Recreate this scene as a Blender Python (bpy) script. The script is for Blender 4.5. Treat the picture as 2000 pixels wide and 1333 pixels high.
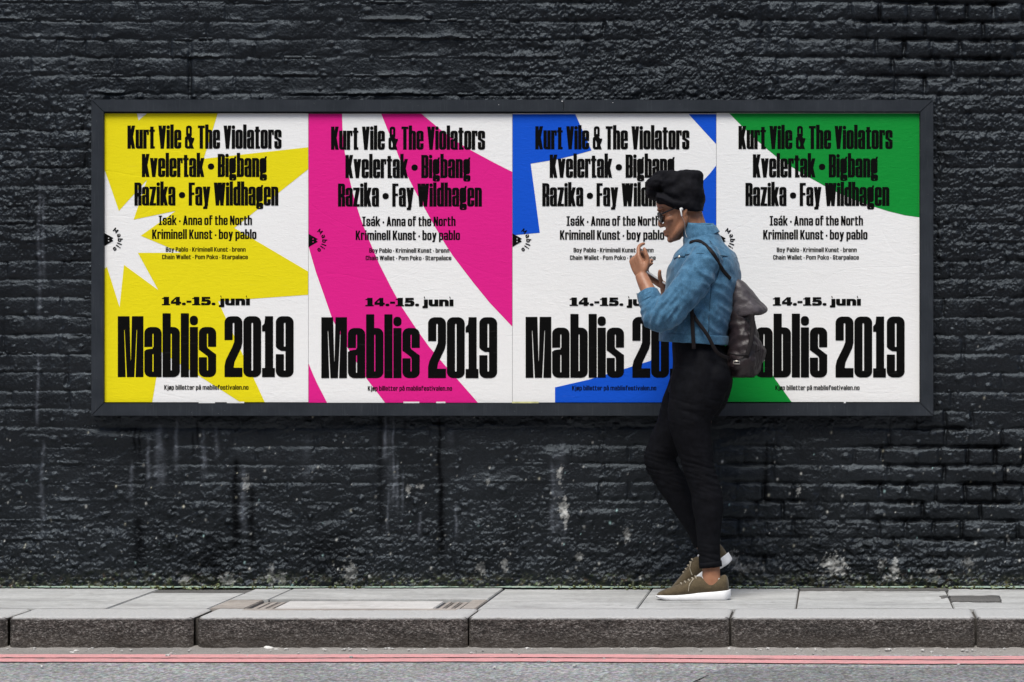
import bpy, bmesh, math, random
import numpy as np
from mathutils import Vector, Matrix
from mathutils.bvhtree import BVHTree

for o in list(bpy.data.objects):
    bpy.data.objects.remove(o)
scene = bpy.context.scene
COL = scene.collection
R = math.radians
rng = np.random.RandomState(7)
random.seed(7)

# ------------------------------------------------------------------ camera
DIST, FPX, CAMX, CAMZ = 11.5, 5520.0, 1.333, 1.0
cam_d = bpy.data.cameras.new('camera')
cam = bpy.data.objects.new('camera', cam_d)
COL.objects.link(cam)
cam.location = (CAMX, -DIST, CAMZ)
cam.rotation_euler = (R(90), 0, 0)
cam_d.sensor_width = 36.0
cam_d.lens = FPX / 2000.0 * 36.0
cam_d.shift_x = -640.0 / 2000.0
cam_d.shift_y = 3.5 / 2000.0
cam_d.clip_end = 500
scene.camera = cam

# ------------------------------------------------------------------ light
SUN_EL, SUN_ROT = R(61), R(180)
world = bpy.data.worlds.new('World')
scene.world = world
world.use_nodes = True
wn = world.node_tree.nodes
wl = world.node_tree.links
bg = wn['Background']
sky = wn.new('ShaderNodeTexSky')
sky.sky_type = 'NISHITA'
sky.sun_disc = False
sky.sun_elevation = SUN_EL
sky.sun_rotation = SUN_ROT
sky.air_density = 1.0
sky.dust_density = 1.5
sky.ozone_density = 1.0
wl.new(sky.outputs[0], bg.inputs['Color'])
bg.inputs['Strength'].default_value = 0.06
sun_d = bpy.data.lights.new('sun', 'SUN')
sun = bpy.data.objects.new('sun', sun_d)
COL.objects.link(sun)
sun_d.energy = 1.5
sun_d.angle = R(30)
sun_d.color = (1.0, 0.965, 0.885)
# sun stands high behind the camera, a little to its left
sun.rotation_euler = (R(90) - SUN_EL, 0, R(-12))
sun.location = (0, -8, 12)
vs = scene.view_settings
vs.view_transform = 'Standard'
vs.look = 'None'
vs.gamma = 1.0
vs.exposure = 1.45
vs.use_curve_mapping = False

# ------------------------------------------------------------------ helpers
def P(px, py, Y=0.0):
    """place measured in the photograph -> point on the upright plane Y"""
    s = FPX / (DIST + Y)
    return Vector((CAMX + (px - 1640.0) / s, Y, CAMZ + (670.0 - py) / s))

def G0(px, py, z=0.0):
    """place measured in the photograph -> point on the ground at height z"""
    d = FPX * (CAMZ - z) / (py - 670.0)
    return Vector((CAMX + (px - 1640.0) * d / FPX, d - DIST, z))

def link(o, parent=None):
    COL.objects.link(o)
    if parent is not None:
        o.parent = parent
    return o

def empty(name, loc=(0, 0, 0)):
    o = bpy.data.objects.new(name, None)
    o.empty_display_size = 0.1
    link(o)
    o.location = loc
    return o

def tag(o, label=None, cat=None, group=None, kind=None):
    if label: o['label'] = label
    if cat: o['category'] = cat
    if group: o['group'] = group
    if kind: o['kind'] = kind
    return o

def obj(name, me, mat=None, parent=None, smooth=False):
    if mat is not None and len(me.materials) == 0:
        me.materials.append(mat)
    if smooth:
        me.polygons.foreach_set('use_smooth', np.ones(len(me.polygons), dtype=bool))
    return link(bpy.data.objects.new(name, me), parent)

def mesh_py(name, verts, faces):
    me = bpy.data.meshes.new(name)
    me.from_pydata([tuple(v) for v in verts], [], faces)
    me.update()
    return me

def mesh_np(name, V, Q):
    """vertices (n,3), quads (m,4) -> mesh"""
    me = bpy.data.meshes.new(name)
    n, m = len(V), len(Q)
    me.vertices.add(n)
    me.vertices.foreach_set('co', np.ascontiguousarray(V, dtype=np.float32).ravel())
    me.loops.add(m * 4)
    me.loops.foreach_set('vertex_index', np.ascontiguousarray(Q, dtype=np.int32).ravel())
    me.polygons.add(m)
    me.polygons.foreach_set('loop_start', np.arange(0, m * 4, 4, dtype=np.int32))
    me.update(calc_edges=True)
    return me

def bm_mesh(bm, name):
    bmesh.ops.recalc_face_normals(bm, faces=bm.faces)
    me = bpy.data.meshes.new(name)
    bm.to_mesh(me)
    bm.free()
    return me

def box_mesh(name, x0, x1, y0, y1, z0, z1, bev=0.0, seg=2):
    bm = bmesh.new()
    v = [bm.verts.new((x, y, z)) for z in (z0, z1) for y in (y0, y1) for x in (x0, x1)]
    for f in ((0, 2, 3, 1), (4, 5, 7, 6), (0, 1, 5, 4), (2, 6, 7, 3), (0, 4, 6, 2), (1, 3, 7, 5)):
        bm.faces.new([v[i] for i in f])
    if bev > 0:
        bmesh.ops.bevel(bm, geom=list(bm.edges), offset=bev, segments=seg, affect='EDGES', profile=0.6)
    return bm_mesh(bm, name)

# ---- noise in numpy
def _perm(seed):
    p = np.random.RandomState(seed).permutation(256)
    return np.concatenate([p, p, p])

def perlin(x, y, seed=0):
    p = _perm(seed)
    xi = np.floor(x).astype(np.int64); yi = np.floor(y).astype(np.int64)
    xf = x - xi; yf = y - yi
    xi &= 255; yi &= 255
    u = xf * xf * xf * (xf * (xf * 6 - 15) + 10)
    v = yf * yf * yf * (yf * (yf * 6 - 15) + 10)
    ang = np.arange(256) * (2 * math.pi / 256)
    gx, gy = np.cos(ang), np.sin(ang)
    def g(a, b, dx, dy):
        h = p[p[a] + b]
        return gx[h] * dx + gy[h] * dy
    n00 = g(xi, yi, xf, yf); n10 = g(xi + 1, yi, xf - 1, yf)
    n01 = g(xi, yi + 1, xf, yf - 1); n11 = g(xi + 1, yi + 1, xf - 1, yf - 1)
    return ((n00 * (1 - u) + n10 * u) * (1 - v) + (n01 * (1 - u) + n11 * u) * v) * 1.5

def fbm(x, y, seed=0, octs=4, gain=0.5, ridged=False):
    t = 0; a = 1.0; s = 0
    for o in range(octs):
        n = perlin(x, y, seed + o * 17)
        if ridged:
            n = 1 - 2 * np.abs(n)
        t = t + a * n; s += a
        x = x * 2.03 + 11.3; y = y * 2.03 + 5.7; a *= gain
    return t / s

def sstep(a, b, x):
    t = np.clip((x - a) / (b - a), 0, 1)
    return t * t * (3 - 2 * t)

# ---- materials
class NT:
    def __init__(self, name):
        self.m = bpy.data.materials.new(name)
        self.m.use_nodes = True
        self.t = self.m.node_tree
        self.b = self.t.nodes['Principled BSDF']
    def n(self, typ, **kw):
        nd = self.t.nodes.new(typ)
        for k, v in kw.items():
            setattr(nd, k, v)
        return nd
    def l(self, a, b):
        self.t.links.new(a, b)
    def pos(self, scale=(1, 1, 1)):
        g = self.n('ShaderNodeNewGeometry')
        mp = self.n('ShaderNodeMapping')
        mp.inputs['Scale'].default_value = scale
        self.l(g.outputs['Position'], mp.inputs['Vector'])
        return mp.outputs[0]
    def noise(self, vec, scale, detail=4, rough=0.55, dist=0.0):
        nd = self.n('ShaderNodeTexNoise')
        nd.inputs['Scale'].default_value = scale
        nd.inputs['Detail'].default_value = detail
        nd.inputs['Roughness'].default_value = rough
        nd.inputs['Distortion'].default_value = dist
        self.l(vec, nd.inputs['Vector'])
        return nd.outputs['Fac']
    def voro(self, vec, scale, feat='F1'):
        nd = self.n('ShaderNodeTexVoronoi', feature=feat)
        nd.inputs['Scale'].default_value = scale
        self.l(vec, nd.inputs['Vector'])
        return nd
    def ramp(self, fac, stops):
        nd = self.n('ShaderNodeValToRGB')
        e = nd.color_ramp.elements
        while len(e) < len(stops):
            e.new(0.5)
        for i, (p, c) in enumerate(stops):
            e[i].position = p
            e[i].color = c if len(c) == 4 else (*c, 1)
        self.l(fac, nd.inputs['Fac'])
        return nd.outputs['Color']
    def mix(self, fac, a, b, mode='MIX'):
        nd = self.n('ShaderNodeMix', data_type='RGBA', blend_type=mode)
        for inp, v in ((nd.inputs[0], fac), (nd.inputs[6], a), (nd.inputs[7], b)):
            if isinstance(v, (int, float)):
                inp.default_value = v
            elif isinstance(v, tuple):
                inp.default_value = v if len(v) == 4 else (*v, 1)
            else:
                self.l(v, inp)
        return nd.outputs[2]
    def math(self, op, a, b=0.0):
        nd = self.n('ShaderNodeMath', operation=op)
        for i, v in enumerate((a, b)):
            if isinstance(v, (int, float)):
                nd.inputs[i].default_value = v
            else:
                self.l(v, nd.inputs[i])
        return nd.outputs[0]
    def bump(self, h, strength=0.3, dist=0.01, prev=None):
        nd = self.n('ShaderNodeBump')
        nd.inputs['Strength'].default_value = strength
        nd.inputs['Distance'].default_value = dist
        self.l(h, nd.inputs['Height'])
        if prev is not None:
            self.l(prev, nd.inputs['Normal'])
        self.l(nd.outputs[0], self.b.inputs['Normal'])
        return nd.outputs[0]
    def col(self, c):
        if isinstance(c, tuple):
            self.b.inputs['Base Color'].default_value = (*c[:3], 1)
        else:
            self.l(c, self.b.inputs['Base Color'])
    def rough(self, r):
        if isinstance(r, (int, float)):
            self.b.inputs['Roughness'].default_value = r
        else:
            self.l(r, self.b.inputs['Roughness'])
    def spec(self, s):
        self.b.inputs['Specular IOR Level'].default_value = s

def g3(v):
    return (v, v, v)

def simple(name, c, rough=0.6, var=0.25, scale=40.0, bump=0.15, bd=0.004, spec=0.4, vec=(1, 1, 1)):
    t = NT(name)
    v = t.pos(vec)
    n = t.noise(v, scale, 5)
    lo = tuple(x * (1 - var) for x in c); hi = tuple(min(1, x * (1 + var)) for x in c)
    t.col(t.ramp(n, [(0.3, lo), (0.7, hi)]))
    t.rough(rough); t.spec(spec)
    if bump:
        t.bump(t.noise(v, scale * 2.3, 5), bump, bd)
    return t.m

M = {}
def mats():
    # thick black masonry paint; colour of stains comes from the mesh
    t = NT('black_masonry_paint')
    at = t.n('ShaderNodeAttribute', attribute_name='paint')
    v = t.pos()
    n1 = t.noise(v, 90, 6, 0.6)
    n2 = t.noise(v, 420, 4, 0.6)
    c = t.mix(1.0, at.outputs['Color'], t.ramp(n1, [(0.25, g3(0.55)), (0.75, g3(1.35))]), 'MULTIPLY')
    t.col(c)
    t.rough(t.math('ADD', t.math('ADD', t.math('MULTIPLY', n2, 0.18), t.math('MULTIPLY', t.noise(v, 7, 4), 0.26)), 0.13))
    t.l(at.outputs['Alpha'], t.b.inputs['Specular IOR Level'])
    t.b.inputs['Specular Tint'].default_value = (0.74, 0.87, 1.0, 1)
    b = t.bump(n1, 0.16, 0.008)
    vo = t.voro(v, 120)
    b = t.bump(vo.outputs['Distance'], 0.22, 0.005, b)
    t.bump(n2, 0.50, 0.003, b)
    M['wall'] = t.m
    # frame: slate grey painted timber / metal
    t = NT('slate_frame_paint')
    v = t.pos()
    n = t.noise(v, 9, 5); st = t.noise(t.pos((60, 60, 3)), 3.0, 4)
    c = t.ramp(n, [(0.3, (0.013, 0.017, 0.023)), (0.7, (0.024, 0.029, 0.037))])
    c = t.mix(t.math('MULTIPLY', t.ramp(st, [(0.55, g3(0)), (0.8, g3(1))]), 0.38), c, (0.070, 0.078, 0.085))
    sp = t.voro(v, 45)
    c = t.mix(t.ramp(sp.outputs['Distance'], [(0.0, g3(1)), (0.02, g3(1)), (0.035, g3(0))]), c, (0.35, 0.35, 0.34))
    t.col(c); t.rough(0.5); t.spec(0.3)
    t.bump(t.noise(v, 150, 5), 0.12, 0.003)
    M['frame'] = t.m
    M['dark'] = simple('dark_recess_board', (0.012, 0.012, 0.013), 0.8)
    # poster paper and inks share the wrinkles (world position)
    def paper(name, c, rough=0.55, var=0.05, spec=0.12):
        t = NT(name)
        v = t.pos((1, 1, 1)); vs_ = t.pos((7, 7, 22))
        f = t.noise(v, 260, 4, 0.7)
        w = t.noise(v, 5, 4)
        lo = tuple(x * (1 - var) for x in c)
        cc = t.mix(w, lo, c)
        cc = t.mix(1.0, cc, t.ramp(f, [(0.3, g3(0.93)), (0.7, g3(1.0))]), 'MULTIPLY')
        sc = t.noise(t.pos((3, 3, 34)), 4.0, 6, 0.7, 0.6)
        cc = t.mix(t.math('MULTIPLY', t.ramp(sc, [(0.63, g3(0)), (0.78, g3(1))]), 0.05), cc, (0.62, 0.61, 0.60))
        t.col(cc); t.rough(rough); t.spec(spec)
        h1 = t.noise(vs_, 3.2, 5, 0.6, 0.8)
        cr = t.ramp(t.math('ABSOLUTE', t.math('SUBTRACT', t.noise(t.pos((1, 1, 1.6)), 1.5, 1, 0.4, 0.25), 0.5)), [(0.0, g3(0)), (0.006, g3(1))])
        b = t.bump(h1, 0.20, 0.005)
        b = t.bump(cr, 0.13, 0.002, b)
        b = t.bump(t.ramp(t.noise(t.pos((9, 9, 40)), 2.6, 3, .6, .4), [(.60, g3(0)), (.75, g3(1))]), .16, .003, b)
        t.bump(f, 0.18, 0.002, b)
        return t.m
    M['paper'] = paper('white_poster_paper', (0.85, 0.85, 0.845))
    M['ink_black'] = paper('black_print', (0.005, 0.005, 0.005), 0.6, 0.3, 0.03)
    M['ink_yellow'] = paper('yellow_print', (0.80, 0.69, 0.008))
    M['ink_pink'] = paper('magenta_print', (0.74, 0.015, 0.25))
    M['ink_blue'] = paper('blue_print', (0.005, 0.085, 0.60))
    M['ink_green'] = paper('green_print', (0.004, 0.26, 0.035))
    # paving
    def stone(name, lo, hi, sc=30, b=0.25, bd=0.004, rough=0.85, stain=0.32):
        t = NT(name)
        v = t.pos()
        n = t.noise(v, sc, 8, 0.65); s = t.noise(t.pos((1.0, 3, 1)), 2.2, 5, 0.6, 0.6)
        f = t.noise(v, sc * 9, 3, 0.7)
        c = t.ramp(n, [(0.3, lo), (0.7, hi)])
        c = t.mix(1.0, c, t.ramp(s, [(0.3, g3(1 - stain)), (0.62, g3(1.0))]), 'MULTIPLY')
        c = t.mix(1.0, c, t.ramp(f, [(0.3, g3(0.82)), (0.7, g3(1.1))]), 'MULTIPLY')
        sp = t.voro(t.pos((1, 1, 0)), 6.5)
        c = t.mix(t.ramp(sp.outputs['Distance'], [(0.05, g3(0.45)), (0.085, g3(0))]), c, (0.10, 0.095, 0.09))
        c = t.mix(t.math('MULTIPLY', t.ramp(t.noise(v, 5.5, 6, .7, 1.2), [(.52, g3(0)), (.72, g3(1))]), .35), c, (0.17, 0.16, 0.15))
        t.col(c); t.rough(rough); t.spec(0.3)
        bb = t.bump(n, b, bd)
        t.bump(f, b, bd * 0.5, bb)
        return t.m
    M['slab'] = stone('concrete_slab', (0.38, 0.384, 0.38), (0.51, 0.514, 0.51))
    M['slab2'] = stone('warm_concrete', (0.28, 0.25, 0.225), (0.42, 0.385, 0.355))
    M['slab_pale'] = stone('pale_cover_concrete', (0.50, 0.49, 0.48), (0.60, 0.59, 0.58), stain=0.2)
    M['joint'] = stone('dirty_joint', (0.05, 0.045, 0.04), (0.11, 0.10, 0.09))
    M['asph_patch'] = stone('asphalt_fillet', (0.07, 0.07, 0.068), (0.17, 0.165, 0.16), 120, 0.5)
    # granite kerb
    t = NT('granite_kerb')
    v = t.pos()
    n = t.noise(v, 22, 6, 0.6); f = t.noise(t.pos((1, 1, 2.2)), 95, 7, 0.8); vo = t.voro(v, 120)
    c = t.ramp(f, [(0.40, (0.014, 0.012, 0.011)), (0.52, (0.070, 0.062, 0.057)), (0.64, (0.34, 0.325, 0.31))])
    c = t.mix(1.0, c, t.ramp(t.noise(t.pos((1, 1, 2)), 6, 6, .7, .5), [(0.35, g3(0.55)), (0.68, g3(1.35))]), 'MULTIPLY')
    # road dirt thrown against the foot of the stones
    sep = t.n('ShaderNodeSeparateXYZ'); g = t.n('ShaderNodeNewGeometry'); t.l(g.outputs['Position'], sep.inputs[0])
    zz = t.math('ADD', sep.outputs['Z'], t.math('MULTIPLY', t.math('SUBTRACT', n, 0.5), 0.05))
    dirt = t.n('ShaderNodeMapRange'); dirt.inputs['From Min'].default_value = -0.055; dirt.inputs['From Max'].default_value = -0.095
    t.l(zz, dirt.inputs['Value'])
    c = t.mix(t.math('MULTIPLY', dirt.outputs[0], 0.55), c, (0.075, 0.062, 0.052))
    # tops are worn pale
    worn = t.n('ShaderNodeMapRange'); worn.inputs['From Min'].default_value = -0.012; worn.inputs['From Max'].default_value = -0.002
    t.l(sep.outputs['Z'], worn.inputs['Value'])
    top = t.ramp(f, [(0.35, g3(0.43)), (0.65, (0.56, 0.56, 0.555))])
    c = t.mix(worn.outputs[0], c, top)
    t.col(c); t.rough(0.8); t.spec(0.35)
    b = t.bump(f, 0.9, 0.008); t.bump(vo.outputs['Distance'], 0.4, 0.006, b)
    M['kerb'] = t.m
    # asphalt
    for key, mul in (('asphalt', 1.0), ('asph_new', .78)):
     t = NT(key)
     v = t.pos()
     f = t.noise(t.pos((1, .6, 1)), 85, 6, 0.75); vo = t.voro(t.pos((1, .6, 1)), 75); big = t.noise(v, 2.4, 5, .6)
     c = t.ramp(f, [(0.36, (0.10, 0.103, 0.107)), (0.5, (0.195, 0.20, 0.207)), (0.64, (0.37, 0.375, 0.375))])
     c = t.mix(0.6, c, vo.outputs['Color'], 'SOFT_LIGHT')
     hs = t.n('ShaderNodeHueSaturation'); hs.inputs['Saturation'].default_value = 0.3; t.l(c, hs.inputs['Color'])
     c = t.mix(1.0, hs.outputs[0], t.ramp(big, [(0.35, g3(0.78 * mul)), (0.65, g3(1.12 * mul))]), 'MULTIPLY')
     t.col(c); t.rough(0.85); t.spec(0.35)
     b = t.bump(vo.outputs['Distance'], 0.7, 0.006); t.bump(f, 0.5, 0.004, b)
     M[key] = t.m
    # worn red road paint
    t = NT('red_line_paint')
    v = t.pos()
    f = t.noise(v, 160, 5, 0.7); n = t.noise(t.pos((1, 4, 1)), 14, 5, 0.7)
    c = t.ramp(f, [(0.3, (0.50, 0.20, 0.205)), (0.7, (0.72, 0.37, 0.375))])
    c = t.mix(t.ramp(n, [(0.52, g3(0)), (0.66, g3(0.85))]), c, (0.26, 0.24, 0.23))
    t.col(c); t.rough(0.7); t.bump(f, 0.4, 0.003)
    M['red'] = t.m
    M['grit'] = stone('gutter_grit', (0.22, 0.205, 0.19), (0.36, 0.34, 0.32), 160, 0.7)
    M['pebble'] = stone('pale_pebbles', (0.25, 0.24, 0.23), (0.75, 0.74, 0.72), 60)
    # moss / lichen
    t = NT('moss_and_lichen')
    v = t.pos(); n = t.noise(v, 70, 4, 0.7)
    t.col(t.ramp(n, [(0.34, (0.025, 0.032, 0.012)), (0.5, (0.085, 0.085, 0.035)), (0.60, (0.22, 0.30, 0.17)), (0.72, (0.45, 0.44, 0.36))]))
    t.rough(0.9); t.spec(0.2)
    M['moss'] = t.m
    t = NT('verdigris_lichen')
    v = t.pos(); n = t.noise(v, 60, 5, 0.7)
    t.col(t.ramp(n, [(0.35, (0.10, 0.14, 0.11)), (0.5, (0.27, 0.37, 0.31)), (0.65, (0.33, 0.34, 0.30))]))
    t.rough(0.9); t.spec(0.2)
    M['teal'] = t.m
mats()

# ================================================================== WALL
def wall():
    xa = np.concatenate([np.arange(-7.0, -3.0, 0.08), np.arange(-3.0, -2.30, 0.016), np.arange(-2.30, 2.30, 0.0042),
                         np.arange(2.30, 3.0, 0.016), np.arange(3.0, 7.01, 0.08)])
    za = np.concatenate([np.arange(-0.03, 2.52, 0.0042), np.arange(2.52, 3.0, 0.02), np.arange(3.0, 5.01, 0.08)])
    X, Z = np.meshgrid(xa, za)                      # [row z, col x]
    PX = 1000 + X * 480.0
    PY = 1150 - Z * 480.0
    def blob(cx, cy, rx, ry, soft=0.5):
        d = np.sqrt(((PX - cx) / rx) ** 2 + ((PY - cy) / ry) ** 2)
        return 1 - sstep(1 - soft, 1 + soft, d)
    big = fbm(X * 2.2, Z * 2.2, 3, 3)
    med = fbm(X * 6, Z * 6, 21, 3)
    # where the brick joints still show through the paint
    J = np.zeros_like(X)
    for b in ((1850, 60, 190, 120, 1.0), (1880, 950, 210, 130, 1.0), (1560, 70, 90, 110, .35), (1480, 980, 90, 130, .65),
              (1150, 40, 120, 60, .45), (1960, 330, 120, 260, .25), (1920, 620, 130, 220, .33), (90, 640, 130, 260, .30),
              (130, 300, 120, 120, .35), (300, 90, 330, 110, .22), (1230, 900, 120, 90, .3), (560, 900, 260, 90, .22)):
        J = np.maximum(J, blob(*b[:4], 0.55) * b[4])
    J = np.clip(J * np.clip(.90 + 1.15 * fbm(X * 7, Z * 9, 23, 3), .04, 1.3) + 0.05, 0, 1)
    ridge = np.clip(blob(260, 160, 620, 330, .5) + blob(80, 620, 190, 420, .5) * 1.15 + blob(760, 120, 400, 130, .5) * .8
                    + blob(1900, 560, 150, 420, .5) * .75 + blob(900, 880, 700, 130, .5) * .3, 0, 1.2)
    rough = np.clip(blob(1330, 120, 300, 150, .6) * .9 + blob(1920, 360, 150, 260, .6) + blob(1120, 110, 220, 140, .6) * .6
                    + blob(110, 330, 170, 170, .6) * .8 + sstep(880, 1090, PY) * .75 + 0.18 + 0.25 * big, 0.05, 1.2)
    rough = rough * (1 - .45 * J)
    low = sstep(930, 1120, PY)
    # warped brick coordinates: courses are not dead straight
    U = X + 0.006 * fbm(X * 1.3, Z * 1.3, 40, 2) + 0.0035 * perlin(X * 28, Z * 28, 41)
    V = Z + 0.010 * perlin(X * .7, Z * .9, 42) + 0.0032 * perlin(X * 24, Z * 24, 43) + 0.002 * perlin(X * 60, Z * 60, 44)
    CH, Z0 = 0.07535, 0.052
    kf = (V - Z0) / CH
    k = np.floor(kf).astype(int)
    dz = np.abs(kf - np.round(kf)) * CH
    kz = (kf - np.round(kf)) * CH                   # signed distance from the bed joint
    # English bond with odd bricks: vertical joints per course
    brr = np.random.RandomState(5)
    courses = {}
    for kk in range(-2, 70):
        xs = [-7.2 + (0.0 if kk % 2 else 0.056)]
        while xs[-1] < 7.2:
            L = 0.1145 if (kk % 2 == 0) else 0.2335
            if kk % 2 == 0 and brr.rand() < 0.16: L = 0.2335
            if kk % 2 == 1 and brr.rand() < 0.10: L = 0.1145
            xs.append(xs[-1] + L * brr.uniform(.95, 1.05))
        courses[kk] = np.array(xs)
    du = np.full_like(X, 1.0)
    hb = np.zeros_like(X)
    for kk in np.unique(k):
        m = (k == kk)
        xs = courses.get(int(kk), courses[0])
        u = U[m]
        i = np.clip(np.searchsorted(xs, u), 1, len(xs) - 1)
        du[m] = np.minimum(np.abs(u - xs[i - 1]), np.abs(u - xs[i]))
        hb[m] = np.random.RandomState(int(kk) + 900).uniform(-1, 1, len(xs))[i]
    edge = np.minimum(du, dz)
    H = 0.010 * big + 0.0035 * med
    H += hb * 0.0028 * (0.35 + J)
    open_ = 0.72 + 0.5 * perlin(X * 9, Z * 13, 55)
    H -= J * 0.0200 * np.exp(-(dz / 0.0072) ** 2) * np.clip(open_, 0.15, 1.2)
    H -= J * 0.0180 * np.exp(-(du / 0.0058) ** 2) * np.clip(0.6 + 0.8 * perlin(X * 15, Z * 12, 56), 0, 1.2)
    H -= J * 0.0085 * np.exp(-(edge / 0.014) ** 2)
    # beads of squeezed mortar along the beds: soft upper slope, sharp drop below
    bead = np.where(kz > 0, np.exp(-(kz / 0.0110) ** 2), np.exp(-(kz / 0.0034) ** 2))
    mod = np.clip(0.20 + 1.5 * perlin(X * 3.1, k * 3.7, 60) + 0.7 * perlin(X * 11, k * 2.1, 61), 0, 1.25)
    H += ridge * (1 - .7 * J) * bead * 0.0100 * mod
    H -= ridge * 0.003 * np.exp(-((kz + 0.005) / 0.003) ** 2) * mod
    # lumpy paint and dashes of mortar
    H += rough * 0.0058 * fbm(X * 26, Z * 34, 70, 4, .55)
    H += rough * 0.0048 * np.clip(fbm(X * 55, Z * 75, 75, 3, .6, True) - .1, 0, 1)
    H += 0.0013 * fbm(X * 60, Z * 80, 80, 3)
    tex = np.clip(fbm(X * 4, Z * 4, 85, 3) * 1.8 + .1, 0, 1)
    H += tex * 0.0016 * perlin(X * 85, Z * 85, 86)
    H += low * (0.013 * fbm(X * 13, Z * 18, 90, 4, .55) + 0.007 * np.clip(fbm(X * 24, Z * 40, 95, 3, .55, True), 0, 1))
    clump = sstep(.02, .30, fbm(X * 4.5, Z * 6, 97, 3)) * sstep(780, 860, PY)
    H += clump * (0.006 * fbm(X * 40, Z * 52, 98, 3, .6) + .004)
    strat = sstep(850, 980, PY)
    H += strat * 0.002 * fbm(X * 7, Z * 26, 99, 3, .5, True)
    # irregular smears (flat troweled patches and scars)
    sm = fbm(X * 3.2 + Z * 1.2, Z * 7 - X * 1.5, 101, 3)
    H += 0.003 * sstep(.18, .30, sm) - 0.002 * sstep(.20, .30, -sm)
    # domes: blisters and grit under the paint
    rr = np.random.RandomState(11)
    ix0, ix1 = np.searchsorted(xa, -2.29), np.searchsorted(xa, 2.29)
    iz1 = np.searchsorted(za, 2.51)
    N = 17000
    cx = rr.uniform(-2.27, 2.27, N); cz = rr.uniform(0.0, 2.48, N)
    pr = rr.rand(N)
    rad = 0.0034 + 0.0085 * rr.rand(N) ** 3.6
    for a in range(N):
        i = int((cx[a] - xa[ix0]) / 0.0042) + ix0; j = int((cz[a] - za[0]) / 0.0042)
        if j >= iz1 or pr[a] > rough[j, i] * 0.85 + 0.05:
            continue
        r = rad[a]; w = int(r * 1.6 / 0.0042) + 2
        s = np.s_[max(j - w, 0):j + w + 1, max(i - w, 0):i + w + 1]
        d2 = ((X[s] - cx[a]) / (r * (1 + .5 * ((a % 7) / 7)))) ** 2 + ((Z[s] - cz[a]) / r) ** 2
        H[s] += np.where(d2 < 1.6, r * (0.55 + .3 * (a % 5) / 5) * np.exp(-d2 * d2 * 1.1), 0)
    # larger scars and knobs noted in the photograph
    for (px, py, rx, ry, h) in ((1265, 130, 30, 9, -.014), (1430, 35, 50, 8, -.012), (1030, 95, 22, 12, -.010), (1492, 60, 9, 60, -.016),
                                (1490, 150, 16, 30, .010), (875, 70, 20, 12, .008), (880, 75, 14, 3, -.010), (240, 855, 60, 12, .014),
                                (250, 838, 50, 9, -.012), (1640, 130, 10, 14, -.012), (950, 950, 30, 16, .010), (790, 875, 12, 9, .010),
                                (1580, 960, 30, 22, .014), (1605, 985, 12, 30, -.014), (1430, 930, 60, 20, .010), (650, 990, 25, 40, -.008),
                                (160, 280, 26, 30, .010), (60, 470, 40, 10, .010), (120, 460, 30, 12, .011), (1940, 690, 40, 20, .008),
                                (1910, 615, 10, 10, -.014), (1620, 1060, 40, 20, .012), (480, 1010, 60, 16, .01), (200, 1060, 60, 18, .011),
                                (1100, 890, 40, 12, .012), (1180, 1010, 40, 18, .011), (370, 150, 4, 60, -.012), (382, 170, 8, 20, .007)):
        d = ((PX - px) / rx) ** 2 + ((PY - py) / ry) ** 2
        H += h * np.exp(-d * (1 + .8 * med))
    H -= 0.004

    # ---- paint colour, stains and flecks (all have shapes of their own)
    base = np.array([0.0068, 0.0073, 0.0084])
    C = np.ones(X.shape + (3,)) * base
    GL = np.full(X.shape, .36) + .18 * fbm(X * 3, Z * 3, 118, 3)      # how glossy the paint is
    v = 1 + 0.35 * fbm(X * 2.5, Z * 2.5, 120, 4) + 0.25 * fbm(X * 14, Z * 14, 125, 3)
    C *= np.clip(v, .4, 1.8)[..., None]
    def lay(mask, col):
        nonlocal C
        m = np.clip(mask, 0, 1)[..., None]
        C = C * (1 - m) + np.array(col) * m
    brk = np.clip(0.55 + 1.0 * fbm(X * 22, Z * 22, 130, 3), 0, 1)
    vst = np.clip(0.5 + 1.4 * perlin(X * 70, Z * 5, 133), 0, 1)
    def streak(px, y0, y1, w, col, a, soft=False):
        i0, i1 = np.searchsorted(xa, (px - 1000 - w * 3 - 8) / 480), np.searchsorted(xa, (px - 1000 + w * 3 + 8) / 480)
        j0, j1 = np.searchsorted(za, (1150 - y1 - 20) / 480), np.searchsorted(za, (1150 - y0 + 12) / 480)
        s = np.s_[j0:j1, i0:i1]
        z, py, b = Z[s], PY[s], brk[s]
        xx = PX[s] - px - 3.0 * perlin(z * 6, z * 0 + px * .37, 140) - 1.5 * perlin(z * 25, z * 0 + px * .11, 141)
        t = np.clip((py - y0) / (y1 - y0), 0, 1)
        m = np.exp(-(xx / (w * (.7 + .6 * t))) ** 2) * sstep(y0 - 6, y0 + 10, py) * (1 - sstep(y1 - 40, y1 + 10, py)) * a
        if soft: m = m * (.2 + .8 * b)
        m = np.clip(m, 0, 1)[..., None]
        C[s] = C[s] * (1 - m) + np.array(col) * m
        if not soft: GL[s] = GL[s] * (1 - m[..., 0]) + .06 * m[..., 0]
    blk = (0.0022, 0.0022, 0.0026)
    for q in ((858, 815, 960, 4, .95), (861, 930, 1100, 7, 1), (742, 800, 1050, 7, .55), (460, 895, 1085, 8, .95), (492, 955, 1090, 7, .8),
              (272, 1010, 1120, 13, .8), (262, 835, 900, 3, .9), (273, 838, 905, 3, .9), (385, 820, 880, 3, .8), (377, 845, 905, 3, .8),
              (1496, 860, 1000, 5, .8), (790, 815, 870, 4, .6), (1000, 1000, 1110, 12, .4), (420, 1040, 1130, 30, .5), (650, 1040, 1130, 60, .5)):
        streak(*q[:4], blk, q[4])
    gl = (0.15, 0.165, 0.195)
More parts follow.
